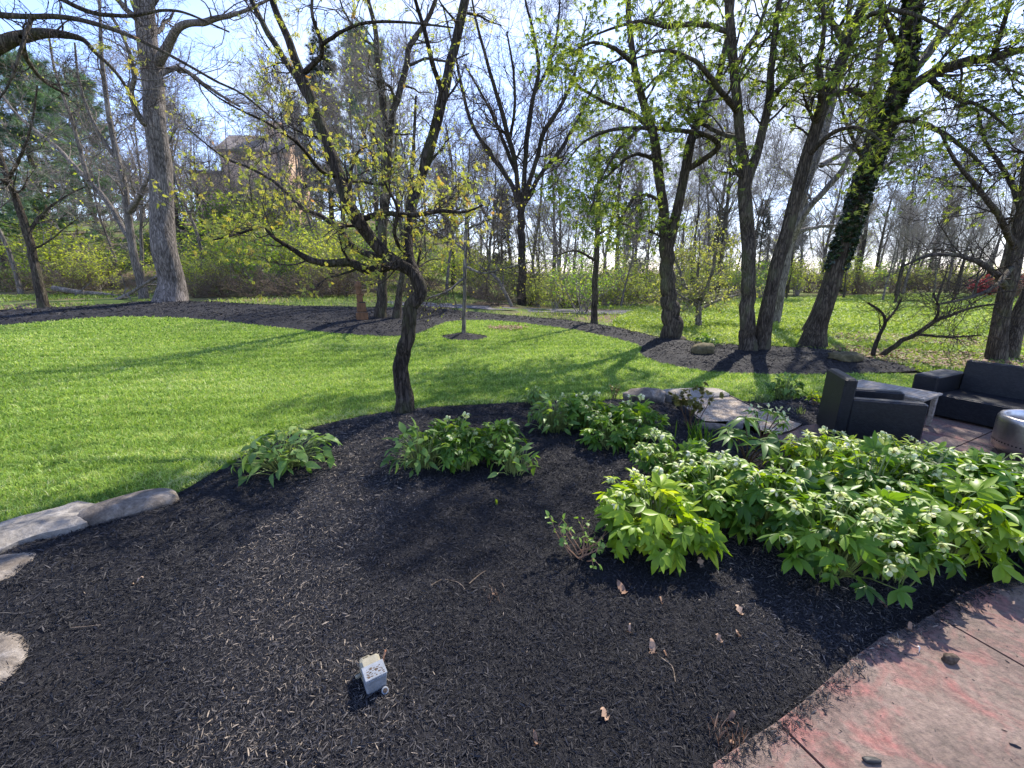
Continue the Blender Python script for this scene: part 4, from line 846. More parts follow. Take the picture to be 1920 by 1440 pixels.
def proto_shrub(name, H, nst=12, leaf='leaf_lime', twig='twig_far', nl=2, lsize=.09, keep=1., spread=.5, r=.025, cat='shrub', stems='stems', foliage='foliage'):
    root = empty(name, (0, 0, 0), 'x', cat); tr, cr = MB(), MB(); P0 = np.zeros((1, 3, 3)); P0[0, :, 2] = np.linspace(-.1, .08, 3)
    P1, R1 = spawn(P0, np.full((1, 3), r * 2), nst, .3, 1, (spread, .28), H, 9, .11, .015, .5, .3, .1); P1[:, :, :2] += rng.normal(0, H * .05, (len(P1), 1, 2)); tubes(tr, P1, R1, 6)
    P2, R2 = spawn(P1, R1, 8, .15, 1, (.7, .25), H * .45, 6, .2, .02, .55, .35, .35, .006); tubes(tr, P2, R2, 4)
    P3, R3 = spawn(P2, R2, 6, .15, 1, (.7, .3), H * .2, 4, .22, 0., .6, .5, .3, .0045); tubes(cr, P3, R3, 3)
    if leaf: put_leaves(cr, P3, nl, [LEAF1], lsize, 1, .2, tmin=.1, keep=keep)
    tr.build(stems, M[twig], root); cr.build(foliage if leaf else 'twigs', [M[twig]] + ([M[leaf]] if leaf else []), root); return root
def needles(n=9, L=.28, w=.012):
    ps = []
    for i in range(n):
        a = 2.4 * i; e = .3 + .75 * (i / n); d = np.array([math.sin(e) * math.cos(a), math.cos(e), math.sin(e) * math.sin(a)]) * L; s = np.cross(d, [.3, .2, 1.]); s = s / np.linalg.norm(s) * w
        ps.append((np.array([-s, s, d]), np.array([(0, 1, 2)])))
    return merge(ps)
def proto_pine(name, H, r, nb=90, dens=9, mt='needle', width=.24, tl=.75, droop=-.02, nl=.45, t0=.15):
    root = empty(name, (0, 0, 0), 'x', 'tree'); tr, cr = MB(), MB(); P, R = stick(H, r, 10, .01, .01); tubes(tr, P, R, 9); R *= 1.
    P1, R1 = spawn(P, R, nb, t0, .98, (1.4, .12), H * width, 7, .08, droop, .3, .3, tl); tubes(tr, P1, R1, 4)
    P2, R2 = spawn(P1, R1, 7, .2, 1, (.8, .2), H * width * .32, 5, .12, .02, .5, .5, .3, .01); tubes(cr, P2, R2, 3)
    B, K, _ = P2.shape; m = B * dens; idx = np.repeat(np.arange(B), dens); t = rng.uniform(.2, 1, m) * (K - 1.001); i = t.astype(int); fr = (t - i)[:, None]
    pos = P2[idx, i] * (1 - fr) + P2[idx, i + 1] * fr; d = unit(P2[idx, i + 1] - P2[idx, i]) + rng.normal(size=(m, 3)) * .35; d[:, 2] += .15
    scatter(cr, needles(8, nl, .016), pos, rots(d, rng.uniform(0, 6, m)), rng.uniform(.7, 1.2, m), 1)
    tr.build('trunk', M['bark_mid'], root, smooth=True); cr.build('crown', [M['twig'], M[mt]], root); return root
MARKS = [(0, 'at the left end of the wood'), (70, 'behind the slim tree at the far left'), (190, 'behind the many limbed leaning tree'), (300, 'behind the thick grey trunk'), (400, 'below the far stone house'), (520, 'beside the far stone house'),
         (620, 'behind the crooked dark tree'), (700, 'behind the high forked tree'), (800, 'behind the staked young tree'), (930, 'behind the vase shaped tree'), (1060, 'behind the slim pole trunk'), (1190, 'behind the leafy forked tree'),
         (1330, 'behind the pale dogwood'), (1390, 'behind the pair of leafy trunks'), (1500, 'behind the ivy clad tree'), (1640, 'behind the bare dark shrub'), (1780, 'behind the wicker sofa'), (1880, 'behind the two stemmed tree')]
def mark(px):
    return [m for a, m in MARKS if px >= a - 60][-1] if px > 0 else MARKS[0][1]
USED = {}
def place(proto, px, Y, s, desc, group, rot=None, sx=1.):
    p = at_y(px, 515, Y); z = float(G(p[0], p[1])) - .08; lab = desc + ' ' + mark(px)
    rot = rng.uniform(0, 6.28) if rot is None else rot; sc = (s * sx, s * sx, s)
    if proto not in USED:
        proto.location = (p[0], p[1], z); proto.rotation_euler = (0, 0, rot); proto.scale = sc; proto['label'] = lab; proto['group'] = group; USED[proto] = 1; return proto
    return dup(proto, (p[0], p[1], z), rot, sc, lab, group)
b1 = proto_bare('bare_tree', 13, .17, 18, .7); b2 = proto_bare('bare_tree', 14, .2, 20, .6, 'bark_mid', 'twig_far', None, 0, .1, 4); b3 = proto_bare('bare_tree', 11, .1, 16, .85, 'bark_pale', 'twig_far', 'leaf_lime', .16, .13)
b4 = proto_bare('budding_tree', 12, .13, 20, .75, 'bark_mid', 'twig_far', 'leaf_lime', .4, .14); b5 = proto_bare('bare_tree', 9, .08, 14, .9, 'bark_pale', 'twig_far', None, 0, .1, 0, .15)
G1 = 'bare trees of the wood behind the garden'
for px, Y, s, pr in ((15, 34, .95, b1), (165, 40, 1., b3), (225, 31, 1.05, b5), (350, 33, 1.1, b1), (330, 46, 1.1, b2), 
                     (660, 36, 1.05, b3), (795, 30, 1., b5), (850, 34, 1.1, b1), (905, 38, 1.05, b3), (945, 33, .95, b5), (1040, 36, 1.0, b1), (1075, 42, 1.1, b2), (1155, 34, 1.02, b1), (1165, 27, .8, b5), (1205, 44, 1.1, b3),
                     (1300, 35, 1., b2), (1335, 40, 1.15, b1), (1350, 30, 1.1, b1), (1380, 46, 1., b3), (1425, 38, .9, b5), (1480, 44, 1.05, b1), (1545, 40, .8, b5), (1580, 46, 1., b2), (1665, 30, .8, b5), (1690, 36, .85, b1), (1720, 45, 1.05, b3),
                     (1760, 33, .8, b5), (1800, 40, .9, b2), (1830, 34, .75, b5), (1875, 45, 1.05, b1), (1930, 38, .95, b3), (2000, 34, .9, b1), (-60, 32, 1., b3), (280, 40, 1., b5), (760, 42, 1.1, b2), (1000, 48, 1.15, b3),
                     (1250, 50, 1.1, b5), (1640, 50, 1.1, b1), (1440, 52, 1.1, b2), (1780, 54, 1.1, b5), (1110, 52, 1.1, b3), (880, 52, 1.1, b1), (200, 50, 1.1, b1),
                     (30, 25, 1.15, b3), (455, 42, 1.3, b5), (535, 38, 1.2, b5), (570, 42, 1.2, b3), (400, 44, 1.2, b5), (260, 27, 1.3, b5), (385, 28, 1.2, b3), (555, 29, 1.3, b3), (610, 28, 1.3, b5), (690, 31, 1.35, b3), (790, 34, 1.4, b3), (835, 28, 1.3, b5), (910, 30, 1.25, b5),
                     (1000, 32, 1.35, b3), (1060, 29, 1.2, b5), (1130, 38, 1.3, b3), (1215, 34, 1.2, b5), (1330, 36, 1.3, b3), (1400, 42, 1.2, b2), (1500, 40, 1.2, b3), (1610, 42, 1.2, b1), (1700, 40, 1.2, b5), (1780, 44, 1.2, b3), (1850, 42, 1.1, b2), (1900, 46, 1.2, b1), (1740, 52, 1.3, b2), (1540, 54, 1.2, b1), (1290, 56, 1.2, b2), (1190, 54, 1.3, b1), (1050, 56, 1.3, b1), (960, 54, 1.3, b2)):
    d = {id(b1): 'tall straight bare tree', id(b2): 'forking bare tree', id(b3): 'bare tree with first lime buds', id(b5): 'slender bare tree'}[id(pr)]
    place(pr, px, Y, s * rng.uniform(.92, 1.1), d, G1)
for px, Y, s in ((100, 37, .8), (390, 42, .9), (490, 36, .7), (800, 40, .8), (1010, 30, .55), (1090, 33, .6), (1280, 42, .75), (1600, 52, .8)):
    place(b4, px, Y, s, 'tree veiled in lime green young leaves', 'budding trees of the wood')
sh1 = proto_shrub('green_shrub', 3.0, 14, nl=3, lsize=.12); sh2 = proto_shrub('green_shrub', 2.6, 12, 'leaf_green', nl=3, lsize=.12, keep=.8, spread=.6); br = proto_shrub('bare_brush', 2.2, 22, None, 'twig_tan', spread=.75, r=.02, cat='brush')
G2 = 'lime green shrubs along the back of the garden'
for i, (px, Y, s) in enumerate(((20, 27, 1.), (110, 30, 1.2), (180, 26, .9), (215, 33, 1.3), (380, 24, 1.05), (440, 26, 1.2), (500, 24, 1.15), (560, 26, 1.2), (615, 24, 1.1), (670, 27, 1.2), (640, 31, 1.5), (480, 32, 1.5), (400, 32, 1.4), (550, 33, 1.5),
                                (760, 28, 1.15), (810, 31, 1.2), (850, 36, 1.2), (905, 29, 1.), (950, 31, 1.15), (1010, 27, 1.), (1045, 24, .95), (1095, 21, .85), (1140, 28, 1.1), (1185, 30, 1.1), (1235, 34, 1.2), (1290, 36, 1.2), (1370, 38, 1.25), (1430, 36, 1.1), (1500, 38, 1.2),
                                (1560, 40, 1.1), (1620, 42, 1.2), (1700, 44, 1.1), (1790, 46, 1.1), (1850, 50, 1.2), (1950, 44, 1.2), (300, 36, 1.4), (50, 40, 1.5), (1330, 46, 1.5), (1460, 48, 1.4), (-70, 29, 1.2), (1240, 48, 1.4), (350, 27, 1.3), (445, 40, 1.7), (500, 42, 1.8), (550, 40, 1.6), (405, 42, 1.7), (420, 29, 1.3), (470, 28, 1.25), (520, 28, 1.4), (590, 29, 1.4), (640, 27, 1.2), (690, 30, 1.4), (740, 33, 1.4), (140, 27, 1.2), (70, 31, 1.3), (880, 31, 1.2), (980, 29, 1.1), (1120, 30, 1.2), (1160, 33, 1.3), (1080, 27, 1.1), (1400, 34, 1.1), (1270, 31, 1.1), (1590, 44, 1.3), (1680, 48, 1.4))):
    place(sh1 if i % 3 else sh2, px, Y, s * rng.uniform(.6, 1.15), 'dense lime leaved shrub' if i % 3 else 'fresh green leaved shrub', G2, sx=1.15)
G3 = 'bare tangled brush behind the mulch border'
for i, (px, Y, s) in enumerate(((-40, 27, .9), (40, 27, .9), (120, 25, .8), (190, 28, .9), (250, 24, .65), (360, 22, .6), (410, 23, .75), (470, 22, .75), (530, 22, .7), (590, 22, .7), (640, 23, .8), (770, 25, .8), (900, 27, .7), (930, 24, .75), (1000, 30, .9), (1060, 28, .8),
                                (1130, 33, .9), (1190, 36, 1.), (1260, 37, 1.), (1400, 42, 1.1), (1520, 44, 1.1), (1600, 46, 1.2), (1680, 44, 1.2), (1750, 47, 1.2), (1830, 42, 1.1), (1900, 34, 1.), (860, 40, 1.2), (960, 40, 1.3), (1090, 42, 1.3), (1340, 50, 1.4), (1180, 46, 1.3), (1480, 54, 1.4), (1720, 54, 1.5), (1640, 38, .9))):
    place(br, px, Y, s * rng.uniform(.9, 1.15), 'low tangle of bare tan brush', G3, sx=1.4)
pn = proto_pine('pine_tree', 17, .26, 110, 11, 'needle', .3, .7, .05, .5, .2); place(pn, 115, 31, .78, 'large blue green pine', 'pines of the wood', sx=1.25); place(pn, 715, 46, 1.02, 'tall pine with open green boughs', 'pines of the wood', sx=.8); place(pn, 200, 42, .8, 'hazy blue green pine', 'pines of the wood')
sp = proto_pine('spruce_tree', 18, .24, 150, 7, 'needle_dark', .2, .88, -.03, .38, .06); place(sp, 632, 50, .98, 'dark pointed spruce', 'dark spruces of the wood')
for px, Y, s in ((840, 60, .55), (940, 56, .6), (1185, 64, .75), (1420, 60, .62), (1478, 64, .72), (1755, 60, .6), (1345, 66, .6), (580, 52, .7), (345, 42, .34)): place(sp, px, Y, s, 'small dark pointed spruce', 'dark spruces of the wood')
mp = proto_shrub('maroon_shrub', 2.6, 10, 'leaf_maroon', nl=2, lsize=.14); place(mp, 443, 45, 1.15, 'dark maroon leaved shrub by the house wall', None); del mp['group']; mp['label'] = 'dark maroon leaved shrub in front of the far stone house'
az = proto_shrub('azalea', 1.5, 16, 'leaf_pink', nl=4, lsize=.13, spread=.8); place(az, 1862, 38, 1.05, 'pink red flowering azalea', 'azaleas', sx=1.3); place(az, 1925, 37, 1.0, 'second pink red azalea', 'azaleas', sx=1.3); az['label'] = 'pink red flowering azalea on the far lawn, left of two'
for o in COL.objects:
    if o.name.startswith('azalea.') and 'label' in o.keys(): o['label'] = 'pink red flowering azalea cut by the right edge of the view'
for px, Y, s_ in ((1690, 27, .42), (1768, 30, .45), (1800, 28, .36), (1838, 33, .45), (1590, 34, .45), (1480, 33, .4)): place(b2, px, Y, s_, 'small bare forking tree on the far lawn', 'small bare trees on the far lawn')
# far off wood that reads as one mass
def far_wood():
    mb = MB()
    for k in range(110):
        px = rng.uniform(-150, 2080); Y = rng.uniform(62, 95); p = at_y(px, 515, Y); z = float(G(p[0], p[1])); H = rng.uniform(11, 17)
        P, R = stick(H * .85, .2); q = np.array([p[0], p[1], z - .2]); tubes(mb, P + q, R, 5)
        P1, R1 = spawn(P, R, 16, .2, .98, (.65, .2), H * .36, 5, .12, .1, .5, .3, .45); tubes(mb, P1 + q, R1, 3)
        P2, R2 = spawn(P1, R1, 7, .1, 1, (.65, .25), H * .17, 4, .2, .05, .55, .4, .4, .02); tubes(mb, P2 + q, R2, 3)
        P3, R3 = spawn(P2, R2, 5, .1, 1, (.65, .3), H * .1, 3, .2, 0, .6, .6, .3, .014); tubes(mb, P3 + q, R3, 3)
    for k in range(260):
        px = rng.uniform(-150, 2080); Y = rng.uniform(56, 90); p = at_y(px, 515, Y); q = np.array([p[0], p[1], float(G(p[0], p[1]))]); P0 = np.zeros((1, 3, 3)); P0[0, :, 2] = np.linspace(-.1, .1, 3); P0[0, :, 0] = np.linspace(-1, 1, 3)
        P1, R1 = spawn(P0, np.full((1, 3), .05), 16, 0, 1, (.6, .4), rng.uniform(2.5, 6), 5, .12, .12, .8, .4, .0); tubes(mb, P1 + q, R1, 3)
        P2, R2 = spawn(P1, R1, 8, .1, 1, (.65, .25), 1.6, 4, .2, .05, .6, .4, .4, .016); tubes(mb, P2 + q, R2, 3)
    tag(mb.build('far_wood', M['twig_far']), 'grey brown mass of far off bare trees along the horizon', 'wood', kind='stuff')
far_wood()
# stone house on the rise
def house():
    Y = 50.; a = at_y(515, 430, Y); zb = float(G(a[0], a[1])) - .6; r = empty('stone_house', (a[0], a[1], zb), 'pale tan stone house with a chimney on the rise behind the bare trees', 'house', rz=math.radians(4)); r.scale = (.72, .72, .98)
    w = MB(); box(w, (0, 0, 3.6), (8.6, 8, 7.2)); V = np.array([(-4.3, -4, 7.2), (-4.3, 4, 7.2), (-4.3, 0, 9.1), (4.3, -4, 7.2), (4.3, 4, 7.2), (4.3, 0, 9.1)]); w.add(V, [np.array([(0, 2, 1), (3, 4, 5)])]); w.build('wall', M['wall_stone'], r)
    rf = MB()
    for s in (-1, 1): R_ = rx(-s * math.atan2(1.9, 4.)); box(rf, (0, s * 2.15, 8.2), (9.4, 4.9, .22), 0, R_)
    ro = rf.build('roof', M['roof'], r); c = MB(); box(c, (1.6, .4, 9.2), (2., 1.6, 2.6)); box(c, (1.6, .4, 10.55), (2.3, 1.9, .2)); c.build('chimney', M['wall_stone'], ro)
    wg = MB(); box(wg, (-6.8, .5, 2.6), (5, 6, 5.2)); wg.build('side_wing', M['wall_stone'], r); wr = MB(); box(wr, (-6.9, .5, 5.35), (5.5, 6.8, .25)); wr.build('wing_roof', M['roof'], r)
    for x, z in ((-2.6, 2.4), (2.8, 2.4)):
        f = MB(); box(f, (x, -4.03, z), (1.25, .1, 1.6)); fo = f.build('window', M['white'], r)
        p = MB()
        for i in (-1, 1):
            for j in (-1, 1): box(p, (x + i * .28, -4.09, z + j * .37), (.5, .04, .68))
        p.build('pane', M['window'], fo)
house()
# fallen branches behind the border
def fallen(pts, Y, label):
    P, R = limb(pts, Y, 14); b = P[0].copy(); P = P - b; root = empty('fallen_branch', b, label, 'branch'); mb = MB(); tubes(mb, P[None], R[None], 8)
    P1, R1 = spawn(P[None], R[None], 9, .2, 1, (.7, .3), 1.3, 6, .2, .06, .5, .3, .3, .006); tubes(mb, P1, R1, 4); P2, R2 = spawn(P1, R1, 4, .2, 1, (.7, .3), .5, 4, .25, .03, .6, .4, .3, .004); tubes(mb, P2, R2, 3)
    mb.build('branch', M['bark_pale'], root)
fallen([(205, 568, 3.5), (240, 552, 3.2), (275, 530, 2.6), (310, 508, 1.6)], 20.0, 'pale fallen branch propped against the thick grey trunk')
fallen([(100, 540, 5), (150, 548, 4.4), (200, 552, 3), (250, 560, 2)], 23.5, 'long pale fallen branch on the bank left of the thick grey trunk')
fallen([(560, 548, 4), (620, 552, 3.4), (690, 545, 2.6), (720, 540, 1.6)], 24.5, 'dark fallen branch among the brush behind the carved post')
fallen([(960, 575, 3.4), (945, 545, 3), (930, 520, 2.4), (900, 500, 1.6)], 21.5, 'pale leaning branch at the edge of the creek bed')

# ------------------------------------------------------------------ plants of the near bed
FANS = []
for k in range(4):
    ps = []; n = (7, 6, 7, 5)[k]
    for i in range(n):
        a = (-1.75 + 3.5 * i / (n - 1)) * (1.1, .9, 1., .8)[k]; l = (1 - .3 * abs(a) / 1.75) * (1 + .14 * math.sin(i * 5.1 + k * 2)); v, f = leaflet(l, .36 * (.9 + .2 * math.sin(i * 3.1 + k)), 5, .3 + .35 * math.sin(i * 2.3 + k * 1.7), .32, 1.15); ps.append((v @ rx(-.12 + .1 * math.cos(i + k)).T @ rz(a).T, f))
    FANS.append(merge(ps))
BROADS = [leaflet(1, .42, 5, .45, .22, .85), leaflet(1, .36, 5, .75, .3, .8), leaflet(1, .5, 5, .25, .18, .9)]
LANCE = [leaflet(1, .26, 4, .3, .25, .85), leaflet(1, .22, 4, .15, .2, .85)]
def flower_mesh(open_=1., seed=0):
    r = np.random.default_rng(seed); mb = MB()
    for i in range(5):
        a0 = i * 1.2566 + r.normal(0, .08); V = []; nr, nc = 5, 4
        for j in range(nr + 1):
            t = j / nr; w = .62 * math.sin(math.pi * min(1, t * .78 + .12)) * (1 if t < .98 else .55); rad = (.08 + .92 * math.sin(t * 1.35) ** .9) * open_; z = .75 * (1 - math.cos(t * 1.5)) * (1.35 - .55 * open_) + (.03 if i % 2 else 0)
            for c in range(nc + 1):
                u = (c / nc - .5) * 2; aa = a0 + u * w * .95; V.append((rad * math.cos(aa) * (1 - .05 * u * u), rad * math.sin(aa) * (1 - .05 * u * u), z + .06 * u * u))
        q = [(j * 5 + c, j * 5 + c + 1, j * 5 + 6 + c, j * 5 + 5 + c) for j in range(nr) for c in range(nc)]; mb.add(np.array(V) * .036, np.array(q), 0, r.uniform(.3, 1))
    n = 26; a = r.uniform(0, 6.28, n); e = r.uniform(.05, .7, n); d = np.stack([np.sin(e) * np.cos(a), np.sin(e) * np.sin(a), np.cos(e)], -1); P = np.stack([d * .003, d * .018 * r.uniform(.7, 1.1, (n, 1))], 1); tubes(mb, P, np.full((n, 2), .0011), 3, 1, .8)
    o = mb.build('flower', [M['petal'], M['bud']], smooth=True); me = o.data; bpy.data.objects.remove(o); return me
FLM = [flower_mesh(.8, 1), flower_mesh(.95, 2), flower_mesh(.62, 3)]
def hellebore(label, px, py, R, H, nl=60, nf=8, mt='hell', fs=.15, group='hellebores in the near mulch bed', cat='hellebore', name='hellebore', tpls=FANS, pet='stem', over=.0, wild=.25, fl_side=None):
    b = base(px, py); root = empty(name, b, label, cat, group); fo = MB(); st = MB(); nl = int(nl * 1.6)
    a = rng.uniform(0, 6.283, nl); u = np.sqrt(rng.uniform(.0, 1, nl)); r = R * .82 * u * rng.uniform(.85, 1.12, nl); h = H * (1 - .5 * u ** 3) * rng.uniform(.66, 1.1, nl); low = rng.uniform(size=nl) < .18; h[low] *= .55
    E = np.stack([np.cos(a) * r, np.sin(a) * r, h], -1); o = E * np.array([.28, .28, 0]) + rng.normal(0, .03, (nl, 3)) * np.array([1, 1, 0]); o[:, 2] = -.02
    mid = (o + E) / 2; mid[:, 2] += .22 * h; mid[:, :2] = o[:, :2] * .6 + E[:, :2] * .4; P = np.stack([o, o * .45 + mid * .55, mid * .75 + E * .25 + np.array([0, 0, 1.]) * (h * .06)[:, None], E], 1)
    tubes(st, P, np.tile([.0042, .0038, .0033, .0026], (nl, 1)), 5, 0, rng.uniform(0, 1, nl))
    od = np.stack([np.cos(a), np.sin(a), 0 * a], -1); tilt = -.7 + 1.15 * u + rng.normal(0, .25, nl); d = od * np.cos(tilt)[:, None] - np.array([0, 0, 1.]) * np.sin(tilt)[:, None] + rng.normal(0, wild * 1.25, (nl, 3))
    c = rng.integers(0, len(tpls), nl); sc = fs * .8 * rng.uniform(.5, 1.2, nl); Rm = rots(d, rng.normal(0, .45, nl)); vr = np.clip(.28 + .35 * (1 - u) + rng.normal(0, .24, nl), 0, 1)
    for k in range(len(tpls)): s = c == k; scatter(fo, tpls[k], E[s], Rm[s], sc[s], 0, vr[s])
    ms = []
    for i in range(nf):
        ai = rng.uniform(0, 6.283) if fl_side is None else rng.normal(fl_side, 1.1); ui = math.sqrt(rng.uniform(.02, 1)); ri = R * .92 * ui; hi = H * (1 - .5 * ui ** 3) * rng.uniform(.98, 1.16) + .035
        e = np.array([math.cos(ai) * ri, math.sin(ai) * ri, hi]); o_ = e * np.array([.3, .3, 0]); m_ = np.array([e[0] * .6, e[1] * .6, hi * .75]); t_ = e + np.array([0, 0, .018])
        ms.append([o_, m_, t_, e]); fd = np.array([math.cos(ai) * .8, math.sin(ai) * .8, rng.uniform(-.75, .25)]) + rng.normal(0, .35, 3)
        f = bpy.data.objects.new('flower', FLM[rng.integers(0, 3)]); COL.objects.link(f); f.parent = root; f.location = e; f.rotation_euler = Vector(fd).to_track_quat('Z', 'Y').to_euler(); s_ = rng.uniform(.75, 1.2); f.scale = (s_, s_, s_)
        # bracts under the flower
        nb = 4; ba = rng.uniform(0, 6.28, nb); bd = np.stack([np.cos(ba), np.sin(ba), rng.uniform(-.2, .6, nb)], -1); scatter(fo, LANCE[0], np.tile(t_ - [0, 0, .012], (nb, 1)), rots(bd), rng.uniform(.045, .08, nb), 0, rng.uniform(.4, 1, nb))
    if ms: tubes(st, np.array(ms), np.tile([.0042, .0038, .003, .002], (len(ms), 1)), 5, 0, .7)
    fo.build('foliage', M[mt], root, smooth=True); st.build('stems', M[pet], root); return root
HL = [('bright yellow green hellebore with big fingered leaves at the front tip of the large clump', 1222, 1022, .42, .36, 80, 14, 'hell_lime_sunlit', .155, 2.2),
 ('flowering hellebore with many cream cups behind the bright yellow green one', 1265, 912, .4, .34, 60, 20, 'hell', .12, None),
 ('hellebore with cream flowers between the bright yellow green one and the rhododendron', 1375, 962, .3, .32, 50, 12, 'hell', .13, None),
 ('dark green hellebore with cream flowers beside the mulch gap right of the bright one', 1425, 1005, .4, .42, 60, 12, 'hell', .15, None),
 ('large flowering hellebore overhanging the mulch, frontmost of the big clump', 1545, 1075, .4, .42, 75, 20, 'hell', .15, -1.9),
 ('flowering hellebore whose leaves hang nearest the red patio slab', 1650, 1080, .3, .4, 55, 12, 'hell', .14, -1.7),
 ('hellebore with pale flowers in the middle of the big clump', 1620, 985, .42, .47, 75, 14, 'hell', .15, None),
 ('hellebore with long glossy yellow green leaf fans on bare stalks beside the patio', 1765, 1050, .3, .42, 34, 3, 'hell_lime_sunlit', .19, None),
 ('hellebore with large dark leaves drooping over the patio at the right edge', 1890, 1020, .36, .42, 60, 0, 'hell', .18, None),
 ('hellebore of glossy dark leaf fans left of the drooping one by the patio', 1800, 960, .42, .36, 70, 4, 'hell', .17, None),
 ('hellebore with sunlit tops and faded pink cream flowers behind the middle of the clump', 1690, 925, .4, .34, 65, 12, 'hell_lime_sunlit', .13, None),
 ('sunlit hellebore with cream flowers behind the dark one, facing the rhododendron', 1540, 925, .4, .4, 65, 12, 'hell_lime_sunlit', .13, None),
 ('low sunlit hellebore at the back of the clump nearest the wicker armchair', 1560, 866, .32, .19, 50, 9, 'hell_lime_sunlit', .11, None),
 ('low sunlit hellebore in front of the armchair corner facing the fire pit', 1680, 876, .36, .19, 55, 8, 'hell_lime_sunlit', .11, None),
 ('airy dark hellebore at the far right end of the clump beside the fire pit slab', 1835, 915, .34, .22, 48, 2, 'hell', .15, None),
 ('leafy hellebore of broad fingered leaves on the right of the middle bed clump', 935, 872, .27, .33, 44, 3, 'hell', .13, None),
 ('small hellebore with pale flowers in the centre of the middle bed clump', 870, 885, .26, .28, 40, 5, 'hell', .12, None),
 ('hellebore with cream flowers in the middle of the clump before the boulder', 1110, 815, .33, .36, 50, 9, 'hell', .13, None),
 ('dark fingered hellebore on the right of the clump before the boulder', 1190, 828, .38, .34, 60, 8, 'hell', .14, None),
 ('low leafy hellebore filling the gap right behind the bright yellow green one', 1318, 955, .3, .28, 50, 8, 'hell', .13, None),
 ('hellebore with nodding pale flowers between the bright yellow green one and the front clump', 1330, 985, .34, .36, 55, 12, 'hell', .13, None),
 ('leafy hellebore filling the middle right of the clump before the glossy fans', 1720, 985, .4, .44, 65, 10, 'hell', .15, None),
 ('hellebore with yellow green new leaves in the middle bed clump behind the small flowering one', 850, 868, .3, .34, 50, 3, 'hell', .13, None),
 ('hellebore of narrow green fans at the far end of the clump before the boulder', 1090, 800, .36, .34, 55, 4, 'hell', .14, None),
 ('dark hellebore at the front of the clump before the boulder', 1140, 845, .28, .26, 40, 4, 'hell', .13, None)]
for l, px, py, R, H, nl, nf, mt, fs, sd in HL: hellebore(l, px, py, R, H, nl, nf, mt, fs, fl_side=sd)
BR = dict(cat='leafy plant', group='broad leaved perennials in the near mulch bed', name='perennial', tpls=BROADS, mt='broad', wild=.5)
hellebore('low floppy broad leaved plant alone at the left of the near mulch bed', 540, 882, .5, .26, 100, 0, fs=.165, **{**BR, 'wild': .75})
hellebore('pale green broad leaved plant on the left of the middle bed clump', 795, 880, .36, .32, 75, 0, fs=.14, **BR)
hellebore('pale green broad leaved plant at the front right of the middle bed clump', 965, 895, .22, .24, 40, 0, fs=.12, **BR)
hellebore('broad leaved plant on the left of the clump before the boulder', 1040, 812, .33, .33, 80, 0, fs=.14, **BR)
hellebore('small broad leaved plant alone at the lawn edge left of the boulder', 1002, 764, .22, .22, 45, 0, fs=.11, **BR)
hellebore('dark broad leaved plant in the little bed beside the armchair', 1470, 748, .24, .3, 60, 0, fs=.14, **BR)
hellebore('pale feathery seedling left of the dark plant in the little bed', 1428, 757, .17, .14, 40, 0, fs=.06, cat='leafy plant', group='broad leaved perennials in the near mulch bed', name='perennial', tpls=LANCE, mt='broad', wild=.7)
hellebore('clump of low green leaves behind the yellowish mossy rock', 1325, 652, .3, .22, 40, 0, fs=.2, **BR)
def strap_clump(label, px, py, n, H, R, mt='hell', w=.012, name='daffodil_clump', cat='daffodil'):
    b = base(px, py); mb = MB(); a = rng.uniform(0, 6.28, n); l = rng.uniform(.05, .5, n); h = H * rng.uniform(.6, 1.1, n); o = rng.normal(0, R * .4, (n, 3)); o[:, 2] = -.01
    out_ = np.stack([np.cos(a), np.sin(a), 0 * a], -1) * (l * h)[:, None]; s = np.stack([-np.sin(a + .6), np.cos(a + .6), 0 * a], -1) * w / 2; V = []
    for t in (0, .35, .7, 1.): c = o + out_ * t * t + np.array([0, 0, 1.]) * (h * (t - .25 * l * t ** 3))[:, None]; ww = (1 - .85 * (t > .9)); V += [c - s * ww, c + s * ww]
    V = np.stack(V, 1); k = (np.arange(n) * 8)[:, None, None]; f = np.array([(0, 1, 3, 2), (2, 3, 5, 4), (4, 5, 7, 6)])[None] + k; mb.add(V.reshape(-1, 3), f.reshape(-1, 4), 0, np.repeat(rng.uniform(0, 1, n), 8)); lathe(mb, [(.012, -.02), (.008, .004), (.001, .006)], 6); o_ = mb.build(name, M[mt], loc=tuple(b)); return tag(o_, label, cat)
strap_clump('clump of upright dark green strap leaves between the peony and the rhododendron', 1312, 838, 46, .26, .16)
strap_clump('tuft of dry straw grass at the corner of the patio slab', 1372, 1392, 40, .075, .09, 'dead_leaf', .003, 'grass_tuft', 'grass tuft')
strap_clump('tuft of dry straw stalks lying on the mulch right of the lamp', 925, 1125, 20, .055, .12, 'dead_leaf', .003, 'grass_tuft', 'grass tuft')
strap_clump('small green sprout alone in the mulch below the middle bed clump', 931, 955, 5, .07, .01, 'hell_lime_sunlit', .014, 'sprout', 'sprout')
strap_clump('short grassy tuft growing from the mulch in front of the armchair bed', 1500, 782, 16, .12, .05, 'cover', .006, 'grass_tuft', 'grass tuft')
